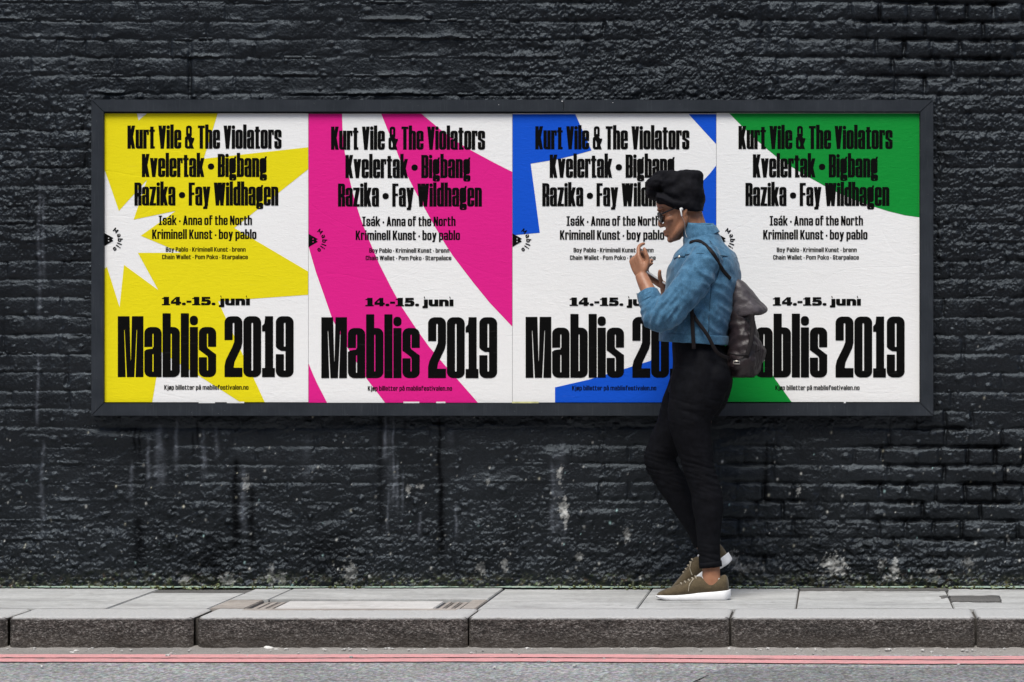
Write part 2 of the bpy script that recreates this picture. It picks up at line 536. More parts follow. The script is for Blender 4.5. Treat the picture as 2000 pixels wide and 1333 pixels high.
    for q in ((752, 815, 900, 3, .8), (762, 815, 1010, 6, .16), (776, 900, 1010, 2.5, .6), (768, 815, 990, 2, .6), (757, 960, 1050, 2, .55),
              (785, 920, 1010, 2, .5), (821, 1000, 1065, 3, .4), (890, 985, 1060, 2.5, .55), (310, 830, 960, 8, .55), (345, 820, 930, 4, .5),
              (290, 850, 960, 4, .35), (398, 840, 940, 5, .5), (422, 835, 900, 4, .5), (475, 915, 1050, 5, .5), (256, 900, 990, 4, .35),
              (1078, 900, 1060, 4, .45), (1090, 880, 1070, 12, .22), (1104, 1010, 1060, 3, .4), (82, 860, 1050, 4, .35), (76, 340, 640, 3, .35),
              (84, 380, 560, 3, .35), (72, 690, 840, 2.5, .45), (1100, 860, 910, 4, .3), (880, 840, 880, 6, .3), (600, 850, 960, 10, .12)):
        streak(*q[:4], gl, q[4], True)
    splat = 0.9 * fbm(X * 62, Z * 55, 150, 3, .65)
    wht = (0.52, 0.52, 0.50)
    for (px, py, rx, ry, a) in ((1093, 930, 4, 12, .9), (1096, 920, 3, 6, .9), (1100, 990, 7, 12, 1), (1105, 1010, 4, 12, .9), (1098, 1003, 3, 8, .8),
                                (1628, 1103, 17, 13, .95), (1640, 1112, 10, 8, .8), (1748, 1113, 6, 16, .7), (1738, 1128, 14, 4, .6), (1722, 1105, 6, 10, .45),
                                (445, 1132, 12, 9, .7), (528, 1125, 6, 14, .75), (548, 1130, 9, 10, .6), (362, 1130, 9, 7, .6), (683, 1120, 9, 14, .65),
                                (985, 1105, 5, 10, .5), (940, 1110, 7, 9, .5), (1130, 1088, 6, 6, .5), (1225, 1045, 5, 9, .5), (1890, 1100, 9, 9, .4),
                                (1820, 1115, 8, 4, .6), (1430, 1092, 10, 10, .45), (1460, 1110, 20, 8, .4), (480, 945, 5, 12, .55), (798, 955, 4, 6, .5),
                                (820, 950, 5, 4, .7), (952, 943, 4, 4, .7), (1560, 962, 3, 6, .6)):
        d = np.sqrt(((PX - px) / rx) ** 2 + ((PY - py) / ry) ** 2) * .75 + 1.9 * splat
        lay((1 - sstep(.82, 1.02, d)) * a * .8 * (.1 + .9 * brk), wht)
    # moss-tinted foot of the wall
    foot = sstep(1108, 1150, PY + 14 * fbm(X * 5, Z * 5, 160, 3))
    mo = np.clip(fbm(X * 34, Z * 34, 165, 4) * 2.2 + .25, 0, 1) * foot
    lay(mo * .85, (0.050, 0.050, 0.022))
    lay(foot * sstep(.28, .50, fbm(X * 60, Z * 60, 170, 3)) * .7, (0.26, 0.27, 0.19))
    lay(foot * sstep(.30, .5, fbm(X * 45, Z * 45, 175, 3)) * .5, (0.20, 0.27, 0.10))
    lay(foot * sstep(.34, .5, fbm(X * 40, Z * 40, 178, 3)) * .4, (0.17, 0.09, 0.035))
    # flecks
    nf = 420
    fx = rr.uniform(-2.25, 2.25, nf); fz = np.abs(rr.normal(0, .42, nf)); fr = .0013 + .0028 * rr.rand(nf) ** 2.5
    for a in range(nf):
        i = int((fx[a] - xa[ix0]) / 0.0042) + ix0; j = int((fz[a] - za[0]) / 0.0042)
        if j >= iz1 - 4 or fz[a] < 0: continue
        s = np.s_[max(j - 2, 0):j + 3, i - 2:i + 3]
        d2 = ((X[s] - fx[a]) ** 2 + ((Z[s] - fz[a]) * .7) ** 2) / fr[a] ** 2
        m = np.exp(-d2)[..., None] * (.55 + .45 * (a % 3) / 2)
        cc = np.array([(.55, .55, .52), (.5, .48, .38), (.3, .46, .46)][0 if a % 9 < 6 else (1 if a % 9 < 8 else 2)])
        C[s] = C[s] * (1 - m) + cc * m

    nz, nx = X.shape
    POS = np.stack([X, -H, Z], -1)
    # smooth normals from the whole height field, shared by all pieces
    dHx = np.gradient(H, axis=1) / np.gradient(xa)[None, :]
    dHz = np.gradient(H, axis=0) / np.gradient(za)[:, None]
    NRM = np.stack([-dHx, -np.ones_like(H), -dHz], -1)
    NRM /= np.linalg.norm(NRM, axis=-1, keepdims=True)
    owner = np.zeros((nz - 1, nx - 1), dtype=np.int32)
    xc = (xa[:-1] + xa[1:]) / 2; zc = (za[:-1] + za[1:]) / 2
    # cells wholly behind the billboard are never seen
    hid = ((xc > -1.66) & (xc < 1.67))[None, :] & ((zc > 0.755) & (zc < 1.945))[:, None]
    owner[hid] = -1
    # bricks, ranked by how clearly their joints show
    cand = []
    for kk in range(-1, 32):
        z0 = Z0 + kk * CH; z1 = z0 + CH
        xs = courses[kk]
        for i in range(len(xs) - 1):
            x0, x1 = xs[i], xs[i + 1]
            if x0 < -2.12 or x1 > 2.12 or z0 < 0.02 or z1 > 2.45: continue
            if x1 > -1.72 and x0 < 1.72 and z1 > 0.70 and z0 < 2.0: continue
            ii = np.searchsorted(xa, (x0 + x1) / 2); jj = np.searchsorted(za, (z0 + z1) / 2)
            cand.append((J[jj, ii] + .12 * ridge[jj, ii], x0, x1, z0, z1))
    cand.sort(key=lambda c: -c[0])
    root = empty('brick_wall', (0, 0, 0))
    tag(root, 'black painted old brick wall with lumpy thick paint behind the billboard', 'wall')
    def patch(cells_j, cells_i):
        """grid cells -> verts, quads, normals, colours"""
        ids = np.stack([cells_j * nx + cells_i, cells_j * nx + cells_i + 1, (cells_j + 1) * nx + cells_i + 1, (cells_j + 1) * nx + cells_i], -1)
        u, inv = np.unique(ids.ravel(), return_inverse=True)
        return u, inv.reshape(-1, 4)
    PF, NF, CF = POS.reshape(-1, 3), NRM.reshape(-1, 3), np.concatenate([C.reshape(-1, 3), GL.reshape(-1, 1)], 1)
    def build(name, V, Q, Nn, Cc, parent):
        me = mesh_np(name, V, Q)
        ca = me.color_attributes.new('paint', 'FLOAT_COLOR', 'POINT')
        ca.data.foreach_set('color', Cc.astype(np.float32).ravel())
        me.polygons.foreach_set('use_smooth', np.ones(len(me.polygons), dtype=bool))
        me.normals_split_custom_set_from_vertices(Nn.astype(np.float32))
        return obj(name, me, M['wall'], parent)
    nb = 0
    for (sc_, x0, x1, z0, z1) in cand[:300]:
        i0, i1 = np.searchsorted(xc, x0 + .0035), np.searchsorted(xc, x1 - .0035)
        j0, j1 = np.searchsorted(zc, z0 + .0035), np.searchsorted(zc, z1 - .0035)
        if (owner[j0:j1, i0:i1] != 0).any(): continue
        nb += 1
        owner[j0:j1, i0:i1] = nb
        jj, ii = np.meshgrid(np.arange(j0, j1), np.arange(i0, i1), indexing='ij')
        u, Q = patch(jj.ravel(), ii.ravel())
        V = PF[u]; Nn = NF[u]; Cc = CF[u]
        # sides going back into the wall give the brick its body
        rim = [(j0, i) for i in range(i0, i1)] + [(j, i1) for j in range(j0, j1)] + [(j1, i) for i in range(i1, i0, -1)] + [(j, i0) for j in range(j1, j0, -1)]
        rid = np.array([j * nx + i for j, i in rim]); nrim = len(rid)
        pos = np.searchsorted(u, rid); n0 = len(V)
        back = PF[rid].copy(); back[:, 1] = 0.05
        V = np.concatenate([V, PF[rid], back]); Cc = np.concatenate([Cc, CF[rid], CF[rid]])
        ctr = np.array([(xa[i0] + xa[i1]) / 2, 0, (za[j0] + za[j1]) / 2])
        sn = PF[rid] - ctr; sn[:, 1] = 0; sn /= np.linalg.norm(sn, axis=1, keepdims=True)
        Nn = np.concatenate([Nn, sn, sn])
        a = np.arange(nrim); b = (a + 1) % nrim
        Q = np.concatenate([Q, np.stack([n0 + b, n0 + a, n0 + nrim + a, n0 + nrim + b], -1)])
        build('brick', V, Q, Nn, Cc, root)
    jj, ii = np.nonzero(owner == 0)
    u, Q = patch(jj, ii)
    tag(build('painted_mortar_and_brickwork', PF[u], Q, NF[u], CF[u], root), kind='stuff')
    # body of the wall behind the face
    obj('wall_core', box_mesh('wall_core', -7.0, 7.0, 0.06, 0.33, -0.03, 5.0), M['wall_plain'], root)

M['wall_plain'] = simple('black_paint_plain', (0.012, 0.013, 0.015), 0.6)
wall()

# ================================================================== GROUND
KY = -1.186          # kerb edge
SY = -0.868          # joint between slabs and kerb
ROADZ = -0.125

def grid_sheet(name, x0, x1, nx, y0, y1, ny, zf):
    xs = np.linspace(x0, x1, nx); ys = np.linspace(y0, y1, ny)
    X, Y = np.meshgrid(xs, ys)
    Zz = zf(X, Y)
    idx = np.arange(nx * ny).reshape(ny, nx)
    Q = np.stack([idx[:-1, :-1], idx[:-1, 1:], idx[1:, 1:], idx[1:, :-1]], -1).reshape(-1, 4)
    return mesh_np(name, np.stack([X, Y, Zz], -1).reshape(-1, 3), Q)

def ground():
    road = obj('road', mesh_py('road', [(-60, -60, ROADZ), (60, -60, ROADZ), (60, -1.17, ROADZ), (-60, -1.17, ROADZ)], [(0, 1, 2, 3)]), M['asphalt'])
    tag(road, 'grey asphalt road along the kerb', kind='structure')
    # two red lines, slightly wandering, worn at the edges
    def wander(x):
        return 0.020 * np.sin(x * 1.25 + 2.2) + 0.012 * np.sin(x * 2.9 + .5) - 0.020 * sstep(-.2, 2.2, x)
    for (d0, w) in ((-1.338, 0.108), (-1.472, 0.108)):
        xs = np.arange(-6, 6.01, 0.012)
        e1 = d0 + wander(xs) + 0.011 * fbm(xs * 24, xs * 0 + d0, 5, 4, .65)
        e0 = d0 - w + wander(xs) + 0.011 * fbm(xs * 24, xs * 0 - d0, 9, 4, .65)
        n = len(xs)
        V = np.concatenate([np.stack([xs, e0, np.full(n, ROADZ + .004)], -1), np.stack([xs, e1, np.full(n, ROADZ + .004)], -1)])
        a = np.arange(n - 1)
        obj('red_line', mesh_np('red_line', V, np.stack([a, a + 1, n + a + 1, n + a], -1)), M['red'], road)
    # newer asphalt patch on the right of the road
    def edge(px, py): return G0(px, py, ROADZ + .004)
    pts = [edge(1395, 1312), edge(1440, 1303), edge(1600, 1304), edge(2080, 1303), edge(2100, 1345), edge(1330, 1345), edge(1370, 1325)]
    jag = []
    for i in range(len(pts)):
        a, b = pts[i], pts[(i + 1) % len(pts)]
        m = max(int((b - a).length / .012), 1)
        for q in range(m):
            p = a.lerp(b, q / m)
            jag.append(p + Vector((random.uniform(-.008, .008), random.uniform(-.016, .016), 0)))
    obj('asphalt_patch', mesh_py('asphalt_patch', jag, [tuple(range(len(jag)))]), M['asph_new'], road)
    # grit that has collected in the gutter
    def gz(X, Y):
        t = (Y + 1.33) / 0.17
        return ROADZ + 0.003 + 0.013 * np.clip(t, 0, 1) ** 2 + 0.005 * fbm(X * 25, Y * 25, 7, 3) * np.clip(t * 3, 0, 1) - 0.012 * (t < 0.05)
    gr = obj('gutter_grit', grid_sheet('gutter_grit', -5, 5, 1000, -1.335, -1.15, 16, gz), M['grit'], smooth=True)
    tag(gr, 'pale grit and dust lying in the gutter', 'grit', kind='stuff')
    # loose chips of stone
    rr = np.random.RandomState(3)
    bm = bmesh.new()
    for i in range(300):
        x = rr.uniform(-2.6, 2.6); y = -1.20 - abs(rr.normal(0, .06)) if i < 260 else rr.uniform(-2.1, -1.2)
        r = 0.002 + 0.0055 * rr.rand() ** 3
        mt = Matrix.Translation((x, y, ROADZ + r * .5 + (0.008 if y > -1.27 else 0.003))) @ Matrix.Rotation(rr.rand() * 6, 4, 'Z') @ Matrix.Diagonal((r * 1.5, r, r * .7, 1))
        bmesh.ops.create_icosphere(bm, subdivisions=1, radius=1, matrix=mt)
    tag(obj('gutter_pebbles', bm_mesh(bm, 'gutter_pebbles'), M['pebble']), 'pale stone chips scattered along the gutter', 'pebbles', kind='stuff')
    for (px, py, r, lab) in ((16, 1267, .012, 'pale litter scrap in the gutter below an open kerb joint'), (150, 1275, .009, 'larger of two tiny pale litter scraps lying side by side near the red line'),
                        (140, 1277, .007, 'smaller of two tiny pale litter scraps lying side by side near the red line'), (525, 1272, .016, 'largest crumpled white litter scrap in the gutter'),
                        (540, 1273, .010, 'small pale litter scrap touching the largest crumpled scrap in the gutter'), (425, 1269, .010, 'pale litter scrap against the kerb right of the widest kerb joint')):
        bm = bmesh.new()
        q = G0(px, py, ROADZ)
        bmesh.ops.create_icosphere(bm, subdivisions=2, radius=r, matrix=Matrix.Translation((q.x, q.y, ROADZ + r * .55)) @ Matrix.Diagonal((1.5, .9, .55, 1)))
        for v in bm.verts: v.co += Vector(rr.uniform(-.2, .2, 3) * r)
        o = obj('litter_scrap', bm_mesh(bm, 'litter_scrap'), M['litter'])
        tag(o, lab, 'litter', 'scraps of litter in the gutter')

    # kerb stones
    kerb = empty('kerb', (0, KY, ROADZ)); tag(kerb, 'row of long rough granite kerb stones', kind='structure')
    kx = [G0(p, 1203).x for p in (22, 386, 917, 1427, 1905)]
    kx = [kx[0] - 2.0, kx[0] - 1.0] + kx + [kx[-1] + 1.0, kx[-1] + 2.0]
    gaps = [.010, .010, .010, .017, .006, .008, .009, .010, .010]
    for i in range(len(kx) - 1):
        x0, x1 = kx[i] + gaps[i] / 2, kx[i + 1] - gaps[i + 1] / 2
        # profile from the road up the face, round the arris, back along the top
        prof = [(0.0, ROADZ - .05)] + [(0.0, z) for z in np.linspace(ROADZ - .02, -0.016, 22)] + \
               [(0.012 - 0.012 * math.cos(a), -0.012 + 0.012 * math.sin(a)) for a in np.linspace(0.2, math.pi / 2, 6)] + \
               [(y, 0.0) for y in np.linspace(.03, SY - KY - .004, 12)] + [(SY - KY - .003, -0.10)]
        pr = np.array(prof); npf = len(pr); nx = max(int((x1 - x0) / .008), 8)
        xs = np.linspace(x0, x1, nx)
        XX, PI_ = np.meshgrid(xs, np.arange(npf))
        Yy = KY + pr[PI_, 0]; Zz = pr[PI_, 1] + 0.0 * XX
        face = (pr[PI_, 0] < .006)
        nz_ = fbm(XX * 40, Zz * 60 + 5, 31 + i, 4, .6)
        Yy = Yy - face * (0.006 * nz_ + 0.004 * fbm(XX * 7, Zz * 12, 51 + i, 2)) * (Zz < -.004)
        # ends are rounded back, and the arris is chipped here and there
        ed = np.minimum(XX - x0, x1 - XX)
        Yy += face * 0.014 * np.exp(-(ed / .009) ** 2)
        ar = (pr[PI_, 0] < .02) & (Zz > -.02)
        Zz = Zz - ar * 0.009 * np.clip(fbm(XX * 14, XX * 0 + i, 61, 4, .6) - .05, 0, 1) + (~face) * 0.0012 * fbm(XX * 30, Yy * 30, 66, 2)
        Zz = Zz - (pr[PI_, 1] > -.03) * 0.006 * np.exp(-(ed / .007) ** 2)
        idx = np.arange(npf * nx).reshape(npf, nx)
        Q = np.stack([idx[:-1, :-1], idx[:-1, 1:], idx[1:, 1:], idx[1:, :-1]], -1).reshape(-1, 4)
        V = np.stack([XX, Yy, Zz], -1).reshape(-1, 3)
        me = mesh_np('kerb_stone', V, Q)
        bm = bmesh.new(); bm.from_mesh(me)
        bm.verts.ensure_lookup_table()
        for col in (0, nx - 1):
            bm.faces.new([bm.verts[int(idx[r, col])] for r in range(npf)])
        bm.to_mesh(me); bm.free()
        o = obj('kerb_stone', me, M['kerb'], None, smooth=True)
        o.parent = kerb; o.matrix_parent_inverse = kerb.matrix_world.inverted() if False else Matrix.Translation((0, -KY, -ROADZ))
    # bed under the slabs, seen in the joints
    pav = obj('pavement', box_mesh('pavement', -30, 30, KY + .05, 0.04, -0.2, -0.012), M['joint'])
    tag(pav, 'narrow pavement of pale concrete slabs', kind='structure')
    def slab(name, c, mat, z=0.0, th=.05, bev=.003, parent=pav, jag=0):
        """c: four ground corners, counter-clockwise"""
        if jag:
            cc = []
            for i in range(len(c)):
                a, b = Vector(c[i]), Vector(c[(i + 1) % len(c)])
                m = max(int((b - a).length / .02), 1)
                cc += [a.lerp(b, q / m) + Vector((random.uniform(-jag, jag), random.uniform(-jag, jag) * 1.6)) for q in range(m)]
            c = cc; bev = 0
        bm = bmesh.new()
        lo = [bm.verts.new((p[0], p[1], z - th)) for p in c]
        hi = [bm.verts.new((p[0], p[1], z)) for p in c]
        n = len(c)
        bm.faces.new(hi); bm.faces.new(lo[::-1])
        for i in range(n):
            bm.faces.new((lo[i], lo[(i + 1) % n], hi[(i + 1) % n], hi[i]))
        if bev:
            bmesh.ops.bevel(bm, geom=[e for e in bm.edges if all(v.co.z > z - 1e-6 for v in e.verts)], offset=bev, segments=2, affect='EDGES')
        return obj(name, bm_mesh(bm, name), mat, parent)
    g = .0033
    yb, yf = 0.03, SY - .0035
    def jx(px, py): return G0(px, py).x
    # cross joints: x at the slab/kerb line
    js = [jx(215, 1187), jx(412, 1187), jx(934, 1187), jx(1245, 1187), jx(1555, 1188), jx(1862, 1188)]
    js = [js[0] - 1.8, js[0] - .9] + js + [js[-1] + .75, js[-1] + 1.5, js[-1] + 2.2]
    for i in range(len(js) - 1):
        x0, x1 = js[i] + g, js[i + 1] - g
        dzs = rng.uniform(-.002, .002)
        if i == 3:
            # a slab set round a long inspection cover
            fx0, fx1 = jx(462, 1192) + .02, jx(893, 1192)
            y0, y1 = G0(700, 1192.5).y, G0(700, 1172).y
            slab('paving_slab', [(x0, y1), (jx(530, 1170) - g, y1), (jx(530, 1170) - g, yb), (x0, yb)], M['slab'], dzs)
            slab('paving_slab', [(jx(530, 1170) + g, y1), (x1, y1), (x1, yb), (jx(530, 1170) + g, yb)], M['slab'], dzs + .001)
            slab('paving_slab', [(x0, yf), (fx0 - g, yf), (fx0 - g, y1 - .004), (x0, y1 - .004)], M['slab2'], dzs)
            slab('paving_slab', [(fx1 + g, yf), (x1, yf), (x1, y1 - .004), (fx1 + g, y1 - .004)], M['slab2'], dzs)
            slab('paving_slab', [(fx0, yf), (fx1, yf), (fx1, y0 - .002), (fx0, y0 - .002)], M['slab2'], dzs)
            cov = slab('inspection_cover', [(fx0 + .105, y0 + .012), (fx1 - .10, y0 + .012), (fx1 - .10, y1 - .045), (fx0 + .105, y1 - .045)], M['slab_pale'], -.001, .03)
            # weathered setts at both ends and the back
            for (a0, a1) in ((fx0 + .004, fx0 + .030), (fx0 + .036, fx0 + .062), (fx0 + .070, fx0 + .092), (fx1 - .090, fx1 - .068), (fx1 - .060, fx1 - .036), (fx1 - .028, fx1 - .004)):
                slab('edging_sett', [(a0, y0 + .004), (a1, y0 + .004), (a1, y1 - .028), (a0, y1 - .028)], M['slab2'], -.004 - rng.rand() * .004, .03, .004)
            n = 9
            for q in range(n):
                a0 = fx0 + .01 + (fx1 - fx0 - .02) * q / n; a1 = fx0 + .01 + (fx1 - fx0 - .02) * (q + 1) / n - .006
                slab('edging_sett', [(a0, y1 - .026), (a1, y1 - .026), (a1, y1 - .012), (a0, y1 - .012)], M['slab2'], -.006 - rng.rand() * .003, .03, .003)
        elif i == 2:
            slab('paving_slab', [(x0, yf), (x1, yf), (x1, -.20), (x0, -.20)], M['slab'], dzs)
            slab('asphalt_fillet', [(x0 - .3, -.192), (x1 + .02, -.192), (x1 + .02, yb), (x0 - .3, yb)], M['asph_patch'], -.003)
        elif i == 5:
            ym = -.60
            slab('paving_slab', [(x0, ym + g), (x1, ym + g), (x1, yb), (x0, yb)], M['slab'], dzs)
            slab('paving_slab', [(x0, yf), (x1, yf), (x1, ym - .003), (x0, ym - .003)], M['slab'], dzs - .001)
        elif i == 7:
            slab('paving_slab', [(x0, yf), (x1, yf), (x1, yb), (x0, yb)], M['slab'], dzs)
        else:
            slab('paving_slab', [(x0, yf), (x1, yf), (x1, yb), (x0, yb)], M['slab'], dzs)
    # asphalt-filled patch by the right edge
    q = [G0(1858, 1176), G0(1955, 1177), G0(1950, 1165), G0(1856, 1166)]
    slab('asphalt_fillet', [(p.x, p.y) for p in q], M['asph_patch'], .004, .012, .002, jag=.006)
    q2 = [G0(1838, 1171), G0(1852, 1168), G0(1852, 1165), G0(1836, 1166)]
    slab('asphalt_fillet', [(p.x, p.y) for p in q2], M['asph_patch'], .004, .012, .002, jag=.006)
    q3 = [G0(1560, 1156), G0(1850, 1156), G0(1848, 1149), G0(1562, 1149)]
    slab('asphalt_fillet', [(p.x, p.y) for p in q3], M['asph_patch'], .003, .012, .002, jag=.008)
    # moss and lichen along the foot of the wall
    rr = np.random.RandomState(8)
    bm = bmesh.new()
    for i in range(650):
        x = rr.uniform(-2.7, 2.7)
        if perlin(np.array([x * 1.7]), np.array([.3]), 77)[0] < rr.uniform(-.5, .35): continue
        r = 0.002 + .005 * rr.rand() ** 2
        z = abs(rr.normal(0, .007)); y = -0.014 - abs(rr.normal(0, .012)) - .004
        mt = Matrix.Translation((x, y, z)) @ Matrix.Rotation(rr.rand() * 6, 4, 'Y') @ Matrix.Diagonal((r * 1.6, r, r, 1))
        bmesh.ops.create_icosphere(bm, subdivisions=1, radius=1, matrix=mt)
    for v in bm.verts: v.co += Vector(rr.uniform(-.002, .002, 3))
    tag(obj('moss', bm_mesh(bm, 'moss'), M['moss'], smooth=True), 'moss and lichen tufts along the foot of the wall', 'moss', kind='stuff')
    xs = np.arange(-3, 3, .006); n = len(xs)
    w = np.clip(.012 + .055 * fbm(xs * 2.2, xs * 0, 13, 4) + .016 * fbm(xs * 50, xs * 0, 15, 2), -.02, .07)
    V = np.concatenate([np.stack([xs, -w - .010, np.full(n, .0065)], -1), np.stack([xs, np.full(n, .02), np.full(n, .013)], -1)])
    a = np.arange(n - 1)
    tag(obj('lichen_crust', mesh_np('lichen_crust', V, np.stack([a, a + 1, n + a + 1, n + a], -1)), M['teal']), 'pale green crust in the seam where wall meets pavement', 'lichen', kind='stuff')
M['litter'] = simple('pale_litter', (0.55, 0.54, 0.52), .7)
ground()

# ================================================================== BILLBOARD
FY, PYL = -0.050, -0.033
def billboard():
    root = empty('billboard', (0, 0, 0))
    tag(root, 'long dark grey framed billboard mounted on the black brick wall', 'billboard')
    o0, o1 = P(178, 195, FY), P(1823, 813, FY)
    i0, i1 = P(202.5, 219, FY), P(1797.5, 788, FY)
    xo0, zo1, xo1, zo0 = o0.x, o0.z, o1.x, o1.z
    xi0, zi1, xi1, zi0 = i0.x, i0.z, i1.x, i1.z
    obj('backing_board', box_mesh('backing_board', xo0 + .01, xo1 - .01, PYL + .004, 0.004, zo0 + .01, zo1 - .01), M['dark'], root)
    def rail(quad):
        """quad of (x,z): outer a, outer b, inner b, inner a"""
        bm = bmesh.new()
        f = [bm.verts.new((x, FY, z)) for x, z in quad]
        b = [bm.verts.new((x, 0.006, z)) for x, z in quad]
        bm.faces.new(f); bm.faces.new(b[::-1])
        for i in range(4):
            bm.faces.new((f[i], b[i], b[(i + 1) % 4], f[(i + 1) % 4]))
        bmesh.ops.recalc_face_normals(bm, faces=bm.faces)
        ed = [e for e in bm.edges if all(v.co.y < FY + 1e-5 for v in e.verts)]
        bmesh.ops.bevel(bm, geom=ed, offset=.0018, segments=2, affect='EDGES')
        return obj('frame_rail', bm_mesh(bm, 'frame_rail'), M['frame'], root)
    xm = P(1101, 200, FY).x
    e = .0006
    rail([(xo0 + e, zo1), (xm - e, zo1), (xm - e, zi1), (xi0 + e, zi1)])
    rail([(xm + e, zo1 - .001), (xo1 - e, zo1 - .001), (xi1 - e, zi1), (xm + e, zi1)])
    rail([(xo0 + e, zo0), (xi0 + e, zi0), (xi1 - e, zi0), (xo1 - e, zo0)])
    rail([(xo0, zo0 + e), (xo0, zo1 - e), (xi0, zi1 - e), (xi0, zi0 + e)])
    rail([(xo1, zo0 + e), (xi1, zi0 + e), (xi1, zi1 - e), (xo1, zo1 - e)])
    # torn ends of older posters showing below the new ones, and pasted scraps
    for (a, b, y0, y1, m) in ((388, 420, 785, 789.5, 'paper'), (443, 477, 785, 789.5, 'paper'), (788, 819, 785, 789.5, 'paper'),
                              (852, 870, 785, 789, 'paper'), (1000, 1052, 785, 790, 'old_yellow'), (1648, 1652, 784, 792, 'paper')):
        p0, p1 = P(a, y1, PYL - .002), P(b, y0, PYL - .002)
        n = 7
        vs_ = [Vector((p0.x + (p1.x - p0.x) * i / n, PYL - .002, p0.z + random.uniform(0, .003))) for i in range(n + 1)] + [Vector((p1.x, PYL - .002, p1.z)), Vector((p0.x, PYL - .002, p1.z))]
        obj('torn_paper', mesh_py('torn_paper', vs_, [tuple(range(len(vs_)))]), M[m], root)
    for (px, py, w, h) in ((1098, 198, 3, 1.2), (974, 205, 1, 1), (1197, 201, 1, 1)):
        p = P(px, py, FY - .001)
        obj('paint_chip', box_mesh('paint_chip', p.x - w / 960, p.x + w / 960, FY - .0012, FY + .001, p.z - h / 960, p.z + h / 960), M['paper'], root)
M['old_yellow'] = simple('faded_yellow_paper', (.62, .60, .28), .7)
billboard()

# ================================================================== ACROSS THE STREET
def terrace():
    """unseen dark terrace across the street, added behind the camera to block the low sky"""
    yf = -15.0
    far = obj('far_pavement', box_mesh('far_pavement', -30, 30, yf - .5, -12.6, ROADZ - .1, 0.0, .01), M['slab'])
    tag(far, 'pavement on the other side of the road', kind='structure')
    x = -27.0; i = 0
    while x < 27:
        w = 9.0
        h = 9.5 + (i % 3) * .6
        t = empty('added_terrace_house', (x + w / 2, yf - 3, 0))
        tag(t, 'unseen dark brick terrace house added across the road to block the low sky', 'house', 'added terrace houses across the road')
        cx = x + w / 2
        def part(name, a, b, y0, y1, z0, z1, m, par=t):
            o = obj(name, box_mesh(name, a - cx, b - cx, y0 - (yf - 3), y1 - (yf - 3), z0, z1), m)
            o.parent = par
            return o
        part('wall', x, x + w - .004, yf - 6, yf, 0, h, M['far_brick'])
        part('roof', x - .05, x + w - .06, yf - 6.2, yf + .15, h, h + .25, M['far_trim'])
        for fl in range(3):
            for c in range(4):
                if fl == 0 and c == 1:
                    part('door', x + 1.0 + c * 2, x + 2.0 + c * 2, yf, yf + .03, 0.02, 2.2, M['far_trim'])
                    continue
                a, z = x + .9 + c * 2, .9 + fl * 3.0
                wd = part('window', a, a + 1.15, yf, yf + .04, z, z + 1.75, M['far_trim'])
                part('pane', a + .07, a + 1.08, yf + .041, yf + .046, z + .07, z + 1.68, M['far_glass'], wd)
        x += w; i += 1
M['far_brick'] = simple('dark_house_brick', (0.11, 0.085, 0.07), .9, .3, 8, .2)  # dark, so the added houses give the wall little to reflect
M['far_trim'] = simple('dark_trim', (0.06, 0.06, 0.065), .6)
M['far_glass'] = simple('window_glass', (0.02, 0.022, 0.025), .06, .05, 3, 0, spec=.5)
terrace()

# ================================================================== LETTERING (drawn from signed distances)
def rb(X, Y, x0, y0, x1, y1, r=0):
    r = min(r, (x1 - x0) / 2, (y1 - y0) / 2)
    qx = np.abs(X - (x0 + x1) / 2) - (x1 - x0) / 2 + r
    qy = np.abs(Y - (y0 + y1) / 2) - (y1 - y0) / 2 + r
    return np.hypot(np.maximum(qx, 0), np.maximum(qy, 0)) + np.minimum(np.maximum(qx, qy), 0) - r

def pg(X, Y, pts):
    d = np.full(X.shape, 1e18); s = np.ones(X.shape)
    n = len(pts)
    for i in range(n):
        ax, ay = pts[i]; bx, by = pts[i - 1]
        ex, ey = bx - ax, by - ay
        wx, wy = X - ax, Y - ay
        t = np.clip((wx * ex + wy * ey) / (ex * ex + ey * ey + 1e-9), 0, 1)
        d = np.minimum(d, (wx - ex * t) ** 2 + (wy - ey * t) ** 2)
        c1 = Y >= ay; c2 = Y < by; c3 = ex * wy > ey * wx
        f = (c1 & c2 & c3) | (~c1 & ~c2 & ~c3)
        s = np.where(f, -s, s)
    return s * np.sqrt(d)

def Un(*a):
    r = a[0]
    for b in a[1:]: r = np.minimum(r, b)
    return r
def Su(a, *bs):
    for b in bs: a = np.maximum(a, -b)
    return a

STY = dict(
    heavy=dict(C=1000, xh=823, A=1048, D=-150, sv=132, g=16, sh=108, r=105, ri=8, sp=13, ws=120, two=True),
    medium=dict(C=1000, xh=775, A=1040, D=-210, sv=180, g=100, sh=135, r=160, ri=45, sp=52, ws=190, two=False),
    light=dict(C=1000, xh=775, A=1040, D=-210, sv=172, g=140, sh=135, r=170, ri=55, sp=68, ws=220, two=False),
    wide=dict(C=1000, xh=800, A=1080, D=-230, sv=370, g=170, sh=250, r=300, ri=60, sp=60, ws=260, two=False),
    logo=dict(C=1000, xh=740, A=1020, D=-200, sv=225, g=220, sh=190, r=300, ri=150, sp=120, ws=250, two=False))

